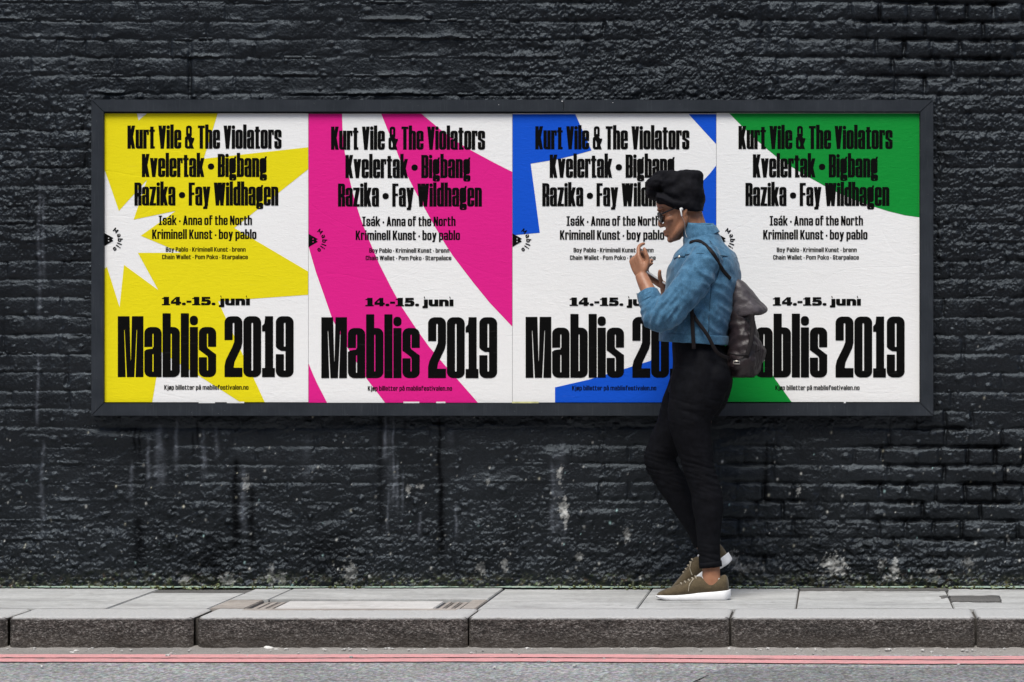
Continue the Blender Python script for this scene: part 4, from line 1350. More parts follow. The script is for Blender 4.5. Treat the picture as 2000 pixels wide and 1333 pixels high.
def hand_mesh(bm, wrist, fdir, palm_n, thumb_side, curl, s=1.0, thumb=(.35, .6), spread=.0):
    """palm with five fingers. fdir: wrist to knuckles, palm_n: out of the palm, curl: per finger bend (3 values)"""
    f = fdir.normalized(); n = (palm_n - f * palm_n.dot(f)).normalized(); sd = f.cross(n).normalized() * thumb_side
    def pt(a, b, c): return wrist + f * a * s + sd * b * s + n * c * s
    # palm
    for b0, w in ((.026, .013), (.009, .014), (-.009, .0135), (-.025, .012)):
        a = pt(.0, b0 * .55, 0); m = pt(.045, b0 * .95, .001); e = pt(.088, b0, 0)
        tube(bm, [(*a, .015 * s, .014 * s), (*m, .0155 * s, .0145 * s), (*e, .0115 * s, .0115 * s)], 3, 10)
    ell(bm, pt(.030, .024, .010), (.016 * s, .016 * s, .016 * s), sub=2)
    lens = ((.042, .026, .021), (.047, .030, .023), (.043, .028, .022), (.034, .021, .019))
    for i, b0 in enumerate((.028, .0095, -.0095, -.027)):
        p = pt(.088, b0, 0); ang = 0; d = f.copy()
        pts = [(*(p - d * .012 * s), .0098 * s, .0098 * s)]
        r = (.0098, .0092, .0084, .0072)
        for k in range(3):
            ang += curl[i][k]
            d = (f * math.cos(ang) + n * math.sin(ang)).normalized()
            pts.append((*p, r[k] * s, r[k] * s))
            p = p + d * lens[i][k] * s
        pts.append((*p, r[3] * s, r[3] * s))
        tube(bm, pts, 3, 10, side=sd)
        ell(bm, p, (r[3] * s,) * 3, sub=2)
    # thumb leaves the side of the palm near its base
    p = pt(.022, .030, .008)
    d1 = (f * .75 + sd * .60 + n * .30).normalized()
    d2 = (f * math.cos(thumb[0]) + sd * .30 + n * math.sin(thumb[0])).normalized()
    d3 = (f * math.cos(thumb[1]) + sd * .10 + n * math.sin(thumb[1])).normalized()
    q = p + d1 * .036 * s; q2 = q + d2 * .032 * s; q3 = q2 + d3 * .024 * s
    tube(bm, [(*(p - d1 * .01 * s), .0135 * s, .0135 * s), (*p, .0135 * s, .0135 * s), (*q, .0110 * s, .0110 * s), (*q2, .0100 * s, .0100 * s), (*q3, .0078 * s, .0078 * s)], 3, 10)
    ell(bm, q3, (.0078 * s,) * 3, sub=2)

def person():
    # -------- skin: one continuous body
    bm = bmesh.new()
    tube(bm, qt([(1362, 690, 0, 44, .130), (1368, 735, 0, 52, .150), (1360, 775, 0, 46, .145)]), 4, 24)
    tube(bm, qt([(1364, 700, 0, 45, .13), (1362, 650, 0, 45, .12), (1372, 590, 0, 52, .13), (1376, 530, 0, 54, .14), (1374, 495, 0, 44, .12), (1362, 470, 0, 24, .07)]), 4, 24)
    # neck, leaning forward into the head
    tube(bm, qt([(1370, 500, 0, 36, .075), (1364, 470, 0, 28, .055), (1357, 450, 0, 25.5, .052), (1350, 430, 0, 25, .050), (1344, 408, 0, 25, .050)]), 4, 20)
    # legs (mostly inside the jeans) down into the shoes
    tube(bm, qt([(1366, 750, -.085, 42, .072), (1356, 830, -.087, 35, .068), (1366, 913, -.085, 26, .050), (1382, 977, -.085, 26, .047), (1387, 1040, -.085, 19, .037),
                 (1390, 1090, -.085, 17.5, .032), (1391, 1118, -.085, 17.5, .032), (1390, 1140, -.085, 20, .034), (1380, 1156, -.085, 20, .030)]), 4, 18)
    tube(bm, qt([(1362, 750, .085, 42, .072), (1322, 830, .087, 34, .068), (1285, 895, .085, 25, .050), (1316, 950, .085, 25, .047), (1340, 995, .085, 22, .042), (1360, 1040, .085, 16.5, .034),
                 (1374, 1070, .085, 15.5, .031), (1386, 1094, .085, 18, .032), (1380, 1112, .085, 18, .030)]), 4, 18)
    # arms
    tube(bm, qt([(1384, 506, -.150, 24, .045), (1345, 570, -.190, 22, .043), (1298, 624, -.200, 19, .036), (1282, 590, -.170, 16.5, .033), (1264, 556, -.135, 13.5, .027), (1256, 538, -.118, 12.0, .022)]), 5, 16)
    tube(bm, qt([(1380, 506, .150, 24, .045), (1345, 570, .185, 22, .043), (1308, 620, .180, 18, .036), (1306, 590, .120, 16, .032), (1301, 566, .060, 13.5, .027), (1299, 560, .040, 12, .023)]), 5, 16)
    # head
    ell(bm, hd(.012, 0, .038), (.094 * .92, .074 * .92, .088 * .92), HROT)
    prof = [(-.118, -.078, -.040, .016), (-.108, -.088, -.030, .028), (-.094, -.0885, -.015, .037), (-.080, -.0865, .0, .043), (-.062, -.087, .015, .049), (-.040, -.087, .03, .056),
            (-.015, -.086, .05, .062), (.006, -.0835, .06, .065), (.022, -.088, .07, .067), (.036, -.0955, .07, .068), (.060, -.095, .07, .068), (.085, -.082, .06, .062)]
    pts = []
    for z, fx, bx, ry in prof:
        c = hd((fx + bx) / 2, 0, z)
        pts.append((*c, (bx - fx) / 2 * .92, ry * .92))
    tube(bm, pts, 3, 28, flat=(HROT @ Vector((0, 0, 1))))
    for s in (-1, 1):
        # jaw line up to the ear, cheekbone, ear
        tube(bm, [(*hd(-.070, s * .018, -.104), .012, .012), (*hd(-.035, s * .045, -.082), .014, .013), (*hd(.0, s * .058, -.052), .016, .014), (*hd(.008, s * .062, -.015), .015, .012)], 3, 12)
        ell(bm, hd(-.055, s * .047, -.022), (.022, .014, .016), HROT)
        e1 = hd(.016, s * .071, .010); e2 = hd(.014, s * .075, -.012); e3 = hd(.008, s * .070, -.036)
        tube(bm, [(*hd(.004, s * .068, .008), .004, .006), (*hd(.010, s * .074, .026), .005, .005), (*hd(.024, s * .078, .022), .0055, .005), (*hd(.028, s * .078, .002), .0055, .005),
                  (*hd(.018, s * .075, -.018), .0055, .005), (*hd(.008, s * .070, -.032), .006, .005)], 4, 10)
        ell(bm, hd(.012, s * .069, -.002), (.014, .005, .024), HROT)
        # nostril wing, eyelid
        ell(bm, hd(-.095, s * .011, -.039), (.009, .0075, .0075), HROT)
        ell(bm, hd(-.080, s * .031, .004), (.011, .015, .009), HROT)
        tube(bm, [(*hd(-.094, s * .008, .026), .005, .005), (*hd(-.090, s * .030, .031), .006, .006), (*hd(-.072, s * .050, .026), .005, .005)], 3, 10)
    tube(bm, [(*hd(-.086, 0, .026), .006, .008), (*hd(-.096, 0, .006), .0065, .008), (*hd(-.102, 0, -.018), .0070, .009), (*hd(-.106, 0, -.032), .0085, .011), (*hd(-.099, 0, -.043), .008, .010)], 4, 14)
    ell(bm, hd(-.105, 0, -.033), (.009, .011, .009), HROT)
    tube(bm, [(*hd(-.076, -.025, -.070), .004, .004), (*hd(-.093, -.010, -.0665), .0062, .0062), (*hd(-.096, 0, -.0675), .0062, .0062), (*hd(-.093, .010, -.0665), .0062, .0062), (*hd(-.076, .025, -.070), .004, .004)], 4, 10, side=Vector((0, 0, 1)))
    tube(bm, [(*hd(-.075, -.022, -.078), .004, .004), (*hd(-.092, -.009, -.082), .0068, .0068), (*hd(-.0945, 0, -.082), .0068, .0068), (*hd(-.092, .009, -.082), .0068, .0068), (*hd(-.075, .022, -.078), .004, .004)], 4, 10, side=Vector((0, 0, 1)))
    ell(bm, hd(-.082, 0, -.106), (.013, .017, .013), HROT)
    # near hand, raised with the fingers folded and the thumb up
    w = Q(1257, 540, -.120)
    hand_mesh(bm, w, Vector((-.36, .25, .90)), Vector((.55, .80, .30)), -1, [(.45, .55, .35), (1.0, 1.3, .8), (1.15, 1.4, .8), (1.15, 1.35, .8)], .86, (-.15, -.05))
    # far hand, round the phone
    w2 = Q(1300, 562, .045)
    hand_mesh(bm, w2, Vector((-.80, -.30, .50)), Vector((.45, -.15, .88)), -1, [(.45, .7, .5), (.5, .75, .55), (.55, .8, .55), (.6, .8, .55)], .86, (.7, 1.0))
    me = fuse(bm, 'person', .0034, 3, .45)
    root = obj('person', me, M['skin'], smooth=True)
    tag(root, 'person walking in blue denim jacket, black jeans and black headwrap looking at a phone', 'person')
    for s in (-1, 1):
        bm = bmesh.new(); ell(bm, hd(-.0825, s * .031, .003), (.0105,) * 3, sub=2)
        obj('eye', bm_mesh(bm, 'eye'), M['eye'], root, True)

    # -------- jeans
    bm = bmesh.new()
    tube(bm, qt([(1362, 655, 0, 50, .146), (1364, 680, 0, 52, .152), (1369, 705, 0, 56.5, .164), (1372, 735, 0, 60, .174), (1366, 762, 0, 60, .176), (1352, 790, 0, 56, .170)]), 5, 32)
    tube(bm, qt([(1372, 725, -.085, 55, .084), (1364, 765, -.088, 55, .088), (1353, 800, -.088, 47, .086), (1351, 830, -.087, 42, .082), (1361, 880, -.086, 35, .068), (1367, 913, -.085, 31.5, .060), (1379, 950, -.085, 30.5, .056),
                 (1384, 978, -.085, 31.5, .056), (1386, 1020, -.085, 26.5, .049), (1386, 1060, -.085, 22.5, .043), (1389.5, 1103, -.085, 21.5, .041)]), 5, 24)
    tube(bm, qt([(1366, 730, .085, 52, .084), (1350, 770, .088, 53, .088), (1333, 800, .088, 47, .086), (1320, 830, .087, 41, .082), (1296, 872, .086, 34, .068), (1285, 901, .085, 31, .061), (1300, 930, .085, 30.5, .056),
                 (1319, 958, .085, 31, .056), (1340, 998, .085, 26, .049), (1358, 1036, .085, 20.5, .042), (1371, 1068, .085, 18.5, .040)]), 5, 24)
    ell(bm, Q(1398, 738, -.08), (.068, .085, .078)); ell(bm, Q(1396, 740, .08), (.066, .085, .078))
    me = fuse(bm, 'jeans', .0052, 5)
    def jw(x, y, z, no):
        py = 670 - (z - CAMZ) * SP
        kn = np.exp(-((py - 925) / 42) ** 2) + .8 * np.exp(-((py - 1085) / 26) ** 2) + .7 * np.exp(-((py - 800) / 30) ** 2)
        rd = lambda a, b, s: 1 - 2.2 * np.abs(perlin(a, b, s))
        return .0036 * kn * (rd(x * 9 + y * 6, z * 60 + x * 14, 300) - .5) + .0014 * perlin(x * 14, z * 22, 301) - .001
    displace(me, jw)
    jeans = obj('jeans', me, M['jeans'], root, True)
    bm = bmesh.new()
    tube(bm, qt([(1389, 1094, -.085, 22.5, .0425), (1390, 1105, -.085, 22.3, .042)]), 2, 28)
    obj('hem', bm_mesh(bm, 'hem'), M['jeans'], jeans, True)

    # -------- jacket
    bm = bmesh.new()
    tors = [(1357, 663, 0, 67, .170), (1358, 640, 0, 67.5, .171), (1364, 610, 0, 69, .172), (1370, 575, 0, 72, .174), (1374, 545, 0, 72.5, .178), (1375, 518, 0, 69, .180), (1373, 496, 0, 58, .168), (1371, 476, 0, 40, .118), (1367, 462, 0, 33, .078), (1365, 452, 0, 30, .066)]
    tube(bm, qt(tors), 5, 36)
    for s, x in ((-1, 0), (1, 2)):
        ell(bm, Q(1381, 508, s * .140), (.060, .062, .060))
    tube(bm, qt([(1386, 500, -.135, 31, .060), (1372, 528, -.165, 33, .062), (1350, 562, -.190, 32.5, .060), (1322, 598, -.203, 30, .055), (1303, 617, -.205, 28, .052), (1291, 619, -.200, 27, .051), (1283, 607, -.188, 25, .048), (1275, 588, -.170, 21.5, .043), (1271, 578, -.160, 20.5, .041)]), 5, 24)
    tube(bm, qt([(1384, 500, .135, 31, .060), (1366, 540, .175, 32, .06), (1338, 580, .190, 31, .058), (1312, 612, .190, 27, .052), (1306, 600, .150, 23, .046), (1304, 588, .115, 20.5, .041)]), 5, 24)
    me = fuse(bm, 'jacket', .0052, 4)
    ang = R(50)
    def jk(x, y, z, no):
        px = 1640 + (x - CAMX) * SP; py = 670 - (z - CAMZ) * SP
        a = (x * math.cos(ang) + z * math.sin(ang)); b = (-x * math.sin(ang) + z * math.cos(ang))
        el = np.exp(-(((px - 1300) / 42) ** 2 + ((py - 605) / 42) ** 2)) * (y < YC)
        ar = np.exp(-(((px - 1390) / 40) ** 2 + ((py - 570) / 70) ** 2))
        hemf = np.exp(-((py - 630) / 26) ** 2)
        rd = lambda p, q, s: 1 - 2.2 * np.abs(perlin(p, q, s))
        f = .0026 * perlin(a * 9 + 1, b * 20, 310) + .0016 * rd(a * 7 + 4, b * 24 + y * 10, 315) + .0015 * perlin(x * 40, z * 40 + y * 20, 311)
        f += el * .0085 * rd(a * 10, b * 42, 312) + ar * .0085 * rd(a * 26, b * 13 + y * 8, 313) + hemf * .006 * rd(x * 34, z * 12, 314)
        return f
    displace(me, jk)
    jacket = obj('jacket', me, M['denim'], root, True)
    bv = BVHTree.FromPolygons([v.co.copy() for v in me.vertices], [tuple(p.vertices) for p in me.polygons])
    eye = Vector((CAMX, -DIST, CAMZ))
    def hit(px, py, off=.0, tree=bv, dflt=-.15):
        d = (Q(px, py, -.1) - eye).normalized()
        r = tree.ray_cast(eye, d)
        if r[0] is None:
            return Q(px, py, dflt), Vector((0, -1, 0))
        return r[0] + r[1] * off, r[1]
    def strip(name, pts, w, th, mat, parent, off=.001, n=5, tree=bv):
        """a flat band lying on the cloth along a path seen from the street"""
        pp = catmull([(a, b) for a, b in pts], n)
        cs = []; ns = []
        for a, b in pp:
            c, nn = hit(a, b, off, tree); cs.append(c); ns.append(nn)
        cs2 = [cs[0]] + [(cs[i - 1] + cs[i] * 2 + cs[i + 1]) / 4 for i in range(1, len(cs) - 1)] + [cs[-1]]
        return ribbon(name, cs2, ns, w, th, mat, parent)
    # hem band, collar, cuff, seams, pocket flap, buttons
    bm = bmesh.new()
    tube(bm, [(*Q(1357, 671, 0), 69.5 / SP, .174), (*Q(1357, 669, 0), 70.3 / SP, .1755), (*Q(1357.5, 656, 0), 70.5 / SP, .176), (*Q(1358, 653.5, 0), 69.5 / SP, .174)], 3, 64, flat=Vector((.06, 0, 1)))
    me = bm_mesh(bm, 'hem_band')
    displace(me, lambda x, y, z, no: .0022 * perlin(x * 45, z * 20 + y * 30, 320))
    obj('hem_band', me, M['denim'], jacket, True)
    bm = bmesh.new()
    tube(bm, qt([(1375, 470, 0, 36, .088), (1369, 459, 0, 35, .082), (1365, 448, 0, 33.5, .074), (1364, 441, 0, 31.5, .070), (1365, 447, 0, 30.5, .067), (1367, 455, 0, 30, .064)]), 4, 40, cap=False)
    me = bm_mesh(bm, 'collar')
    displace(me, lambda x, y, z, no: .002 * perlin(x * 30, z * 30 + y * 30, 321))
    obj('collar', me, M['denim'], jacket, True)
    for (a, b) in ((((1277, 592, -.176), (1270, 575, -.158)), (22.5, .0445)), (((1305, 594, .130), (1303, 580, .098)), (21.5, .0425))):
        p0, p1 = Q(*a[0]), Q(*a[1])
        bm = bmesh.new()
        tube(bm, [(*p0, b[0] / SP - .001, b[1] - .001), (*(p0.lerp(p1, .1)), b[0] / SP, b[1]), (*(p0.lerp(p1, .9)), b[0] / SP - .001, b[1] - .001), (*p1, b[0] / SP - .003, b[1] - .003)], 3, 28)
        me = bm_mesh(bm, 'cuff')
        displace(me, lambda x, y, z, no: .0016 * perlin(x * 60, z * 60, 322))
        obj('cuff', me, M['denim'], jacket, True)
    strip('seam', [(1388, 472), (1402, 495), (1408, 520), (1400, 548), (1384, 565)], .004, .0015, M['stitch'], jacket)
    strip('seam', [(1338, 500), (1375, 497), (1440, 505)], .0035, .0015, M['stitch'], jacket)
    strip('seam', [(1392, 560), (1388, 600), (1386, 650)], .0035, .0015, M['stitch'], jacket)
    strip('pocket_flap', [(1322, 503), (1330, 500), (1342, 499)], .022, .003, M['denim'], jacket, .0015)
    bm = bmesh.new(); c, nn = hit(1331, 505, .004); ell(bm, c, (.006, .003, .006), sub=2)
    obj('button', bm_mesh(bm, 'button'), M['metal'], jacket, True)

    # -------- headwrap: wound cloth with a knot over the forehead
    bm = bmesh.new()
    def q2(px, py, dy): return Q(px, py, dy)
    tube(bm, qt([(1332, 334, 0, 30, .045), (1329, 338, 0, 42, .066), (1330, 352, 0, 44, .080), (1334, 372, 0, 42, .086), (1338, 390, 0, 38, .086), (1345, 404, 0, 30, .080), (1352, 413, 0, 24, .070)]), 4, 32, flat=Vector((0, 0, 1)), power=2.5)
    tube(bm, [(*hd(-.083, 0, .080), .024, .080), (*hd(-.03, 0, .045), .03, .083), (*hd(.03, 0, .018), .034, .084), (*hd(.086, 0, .005), .022, .06)], 4, 24, flat=(HROT @ Vector((.93, 0, -.36))))
    ell(bm, q2(1283, 358, -.012), (22 / SP, .054, 16 / SP), Matrix.Rotation(R(-20), 4, 'Y'))
    ell(bm, q2(1279, 376, .010), (19 / SP, .050, 15 / SP))
    ell(bm, q2(1296, 346, .010), (24 / SP, .055, 13 / SP))
    me = fuse(bm, 'headwrap', .004, 4)
    def hw(x, y, z, no):
        px = 1640 + (x - CAMX) * SP; py = 670 - (z - CAMZ) * SP
        # folds run round the head, bunching together at the knot
        a = np.arctan2(py - 372, px - 1268)
        d = np.hypot(px - 1268, py - 372) / SP
        back = sstep(1285, 1320, px)
        w1 = np.sin(a * 15 + 4 * perlin(x * 9, y * 9 + z * 5, 330)) * .0034 * back
        w2 = .006 * perlin(x * 24 + 3, z * 46 + y * 30, 331) * (1 - back)
        return w1 + w2 + .0015 * perlin(x * 60, z * 60, 332)
    displace(me, hw)
    obj('headwrap', me, M['wrap'], root, True)

    # -------- shoes
    def shoe():
        """origin at the sole under the ankle, toe towards -x; metres"""
        e = bpy.data.objects.new('shoe', None); e.empty_display_size = .05; COL.objects.link(e); e.parent = root
        # stations: x, half width, top of the midsole, top of upper
        stn = [(-.191, .004, .016, .020), (-.186, .020, .017, .026), (-.175, .031, .018, .034), (-.150, .040, .018, .044), (-.120, .0455, .018, .054), (-.090, .047, .019, .066), (-.060, .0455, .021, .080), (-.035, .042, .024, .093),
               (-.015, .039, .026, .090), (.010, .037, .029, .080), (.035, .0365, .031, .080), (.055, .037, .033, .090), (.070, .035, .034, .098), (.080, .030, .035, .097), (.087, .021, .036, .085), (.091, .006, .038, .060)]
        xs, wd, mz, tz = zip(*stn)
        bm = bmesh.new()
        rings = []
        for x, w, z0, z1 in stn:
            ring = []
            for k in range(20):
                a = 2 * math.pi * k / 20
                c, s = math.cos(a), math.sin(a)
                y = w * math.copysign(abs(c) ** .75, c) * (1 - .34 * max(s, 0) ** 1.6 * min(1, (z1 - z0) / .05))
                z = (z0 - .008) + (z1 - z0 + .008) * (.5 + .5 * math.copysign(abs(s) ** .85, s))
                ring.append(bm.verts.new((x, y, z)))
            rings.append(ring)
        for r0, r1 in zip(rings, rings[1:]):
            for k in range(20): bm.faces.new((r0[k], r1[k], r1[(k + 1) % 20], r0[(k + 1) % 20]))
        bm.faces.new(rings[0]); bm.faces.new(rings[-1][::-1])
        me = bm_mesh(bm, 'upper')
        up = obj('upper', me, M['olive'], e, True)
        md = up.modifiers.new('s', 'SUBSURF'); md.levels = 2; md.render_levels = 2
        # midsole
        bm = bmesh.new()
        so = []
        outl = []
        ws = [(x, w + .0035) for x, w in zip(xs, wd)]
        ws[0] = (-.194, .005); ws[-1] = (.098, .010)
        side = ws + [(x, -w) for x, w in ws[::-1]]
        def mid(x): return float(np.interp(x, xs, mz)) + .002
        def bot(x): return .010 * max(0, (-x - .13) / .06) ** 2 + .006 * max(0, (x - .07) / .025) ** 2
        lo = [bm.verts.new((x * .985, y * .94, bot(x))) for x, y in side]
        l2 = [bm.verts.new((x, y, bot(x) + .006)) for x, y in side]
        hi = [bm.verts.new((x, y, mid(x) - .003)) for x, y in side]
        h2 = [bm.verts.new((x * .99, y * .94, mid(x))) for x, y in side]
        n = len(side)
        for A_, B_ in ((lo, l2), (l2, hi), (hi, h2)):
            for k in range(n): bm.faces.new((A_[k], A_[(k + 1) % n], B_[(k + 1) % n], B_[k]))
        bm.faces.new(lo[::-1]); bm.faces.new(h2)
        so = obj('sole', bm_mesh(bm, 'sole'), M['rubber'], e, True)
        # lace stay, laces, sock edge, heel seam
        ub = BVHTree.FromPolygons([v.co.copy() for v in me.vertices], [tuple(p.vertices) for p in me.polygons])
        def on(x, y):
            r = ub.ray_cast(Vector((x, y, .2)), Vector((0, 0, -1)))
            return (r[0] + Vector((0, 0, .002))) if r[0] else Vector((x, y, .06))
        for i, x in enumerate((-.098, -.083, -.068, -.054, -.042)):
            bm = bmesh.new()
            pts = [on(x + .006 * abs(t), t * .027) for t in np.linspace(-1, 1, 7)]
            tube(bm, [(*p, .0022, .0022) for p in pts], 2, 8, side=Vector((1, 0, 0)))
            obj('lace', bm_mesh(bm, 'lace'), M['lace'], e, True)
        bm = bmesh.new()
        pts = [on(-.045, -.022), on(-.055, -.030) + Vector((0, -.003, -.002)), on(-.062, -.036) + Vector((0, -.006, -.006)), Vector((-.066, -.0475, .036))]
        tube(bm, [(*p, .0018, .0018) for p in pts], 4, 8)
        obj('lace', bm_mesh(bm, 'lace'), M['lace'], e, True)
        bm = bmesh.new()
        tube(bm, [(.024, 0, .074, .044, .029), (.026, 0, .086, .041, .0275), (.026, 0, .0885, .038, .025)], 2, 24, flat=Vector((.12, 0, 1)))
        obj('sock', bm_mesh(bm, 'sock'), M['sock'], e, True)
        return e
    def copy_tree(src, parent):
        c = src.copy(); COL.objects.link(c); c.parent = parent
        for ch in list(src.children): copy_tree(ch, c)
        return c
    s1 = shoe()
    s1.location = (Q(1391, 1100, 0).x - .022, YC - .085, 0.001)
    s1.rotation_euler = (0, 0, R(2))
    s2 = copy_tree(s1, root)
    # trailing foot: heel lifted, rolling over the toe
    a = R(-31)
    s2.rotation_euler = (0, a, R(-2))
    toe = Vector((-.155, 0, .004))
    tw = Vector((Q(1322, 1100, 0).x, YC + .085, .012))
    s2.location = tw - (Matrix.Rotation(a, 3, 'Y') @ toe)

    # -------- carried things
    def ribbon_obj(*a): return ribbon(*a)
    backpack(hit, strip, bv, eye)
    # phone in the far hand
    ph = empty('smartphone', Q(1278, 541, .012))
    tag(ph, 'slim dark smartphone held in both hands of the walking person', 'phone')
    obj('case', box_mesh('case', -.0355, .0355, -.0035, .0035, -.068, .068, .003, 3), M['phone'], ph, False)
    obj('screen', box_mesh('screen', -.033, .033, .0036, .0042, -.064, .064), M['glass'], ph)
    obj('camera_lens', box_mesh('camera_lens', .014, .027, -.0052, -.0034, .040, .054, .001), M['glass'], ph)
    ph.rotation_euler = (Matrix.Rotation(R(62), 4, 'Y') @ Matrix.Rotation(R(90), 4, 'X') @ Matrix.Rotation(R(-90), 4, 'Y')).to_euler() if False else (0, 0, 0)
    # long side runs forward and up, the screen faces the walker's eyes
    zl = Vector((-.80, -.12, .52)).normalized(); yn = Vector((.54, .02, .83)); yn = (yn - zl * yn.dot(zl)).normalized(); xn = yn.cross(zl)
    ph.rotation_euler = Matrix((xn, yn, zl)).transposed().to_euler()
    # sunglasses
    sg = empty('sunglasses', hd(-.1, 0, .0))
    tag(sg, 'black sunglasses worn by the walking person under the headwrap', 'sunglasses')
    inv = Matrix.Translation(-hd(-.1, 0, .0))
    def sub(name, bm, mat, par=sg):
        bm.transform(inv); return obj(name, bm_mesh(bm, name), mat, par, True)
    for s in (-1, 1):
        bm = bmesh.new()
        ln = [hd(-.103 - .006 * math.cos(t) * 0 + .020 * (abs(.034 * s + .024 * math.cos(t)) / .06) ** 2, s * .034 + .024 * math.cos(t), -.004 + .0205 * math.sin(t)) for t in np.linspace(0, 2 * math.pi, 24, endpoint=False)]
        tube(bm, [(*p, .0022, .0022) for p in ln + ln[:1]], 1, 8)
        sub('frame', bm, M['plastic'])
        bm = bmesh.new()
        vs_ = [bm.verts.new(p) for p in ln]; bm.faces.new(vs_)
        r = bmesh.ops.extrude_face_region(bm, geom=list(bm.faces))
        bmesh.ops.translate(bm, vec=HROT @ Vector((-.0018, 0, 0)), verts=[g for g in r['geom'] if isinstance(g, bmesh.types.BMVert)])
        sub('lens', bm, M['lens'])
        bm = bmesh.new()
        tube(bm, [(*hd(-.090, s * .060, .004), .0035, .0018), (*hd(-.06, s * .068, .008), .003, .0017), (*hd(-.02, s * .076, .012), .0026, .0016), (*hd(.016, s * .0790, .014), .0026, .0016), (*hd(.030, s * .078, -.002), .0026, .0016)], 4, 8)
        sub('temple', bm, M['plastic'])
    bm = bmesh.new()
    tube(bm, [(*hd(-.104, -.012, .004), .002, .002), (*hd(-.110, 0, .007), .002, .002), (*hd(-.104, .012, .004), .002, .002)], 3, 8)
    sub('bridge', bm, M['plastic'])
    # earphone in the near ear
    ep = empty('earphone', hd(.006, -.082, -.006))
    tag(ep, 'white earphone in the ear of the walking person', 'earphone')
    inv = Matrix.Translation(-hd(.006, -.082, -.006))
    bm = bmesh.new(); ell(bm, hd(.004, -.0795, .0), (.0075, .007, .0075)); sub('bud', bm, M['white'], ep)
    bm = bmesh.new(); tube(bm, [(*hd(.001, -.083, -.002), .0036, .0034), (*hd(-.001, -.0845, -.016), .0030, .0030), (*hd(-.003, -.083, -.030), .0026, .0026)], 3, 10); sub('stem', bm, M['white'], ep)
    bm = bmesh.new(); pts = [hd(-.003, -.083, -.030), hd(.0, -.074, -.060), Q(1340, 455, -.062), Q(1344, 466, -.080)]
    tube(bm, [(*p, .0009, .0009) for p in pts], 4, 6); sub('wire', bm, M['wire'], ep)

def ribbon(name, cs, ns, w, th, mat, parent):
    bm = bmesh.new()
    rows = []
    for i, c in enumerate(cs):
        t = (cs[min(i + 1, len(cs) - 1)] - cs[max(i - 1, 0)]).normalized()
        n = ns[i]; s = t.cross(n).normalized(); n = s.cross(t).normalized()
        rows.append([bm.verts.new(c + s * a * w / 2 + n * b) for a, b in ((-1, -.002), (-1, th * .6), (-.6, th), (.6, th), (1, th * .6), (1, -.002))])
    for r0, r1 in zip(rows, rows[1:]):
        for k in range(6): bm.faces.new((r0[k], r0[(k + 1) % 6], r1[(k + 1) % 6], r1[k]))
    bm.faces.new(rows[0]); bm.faces.new(rows[-1][::-1])
    return obj(name, bm_mesh(bm, name), mat, parent, True)

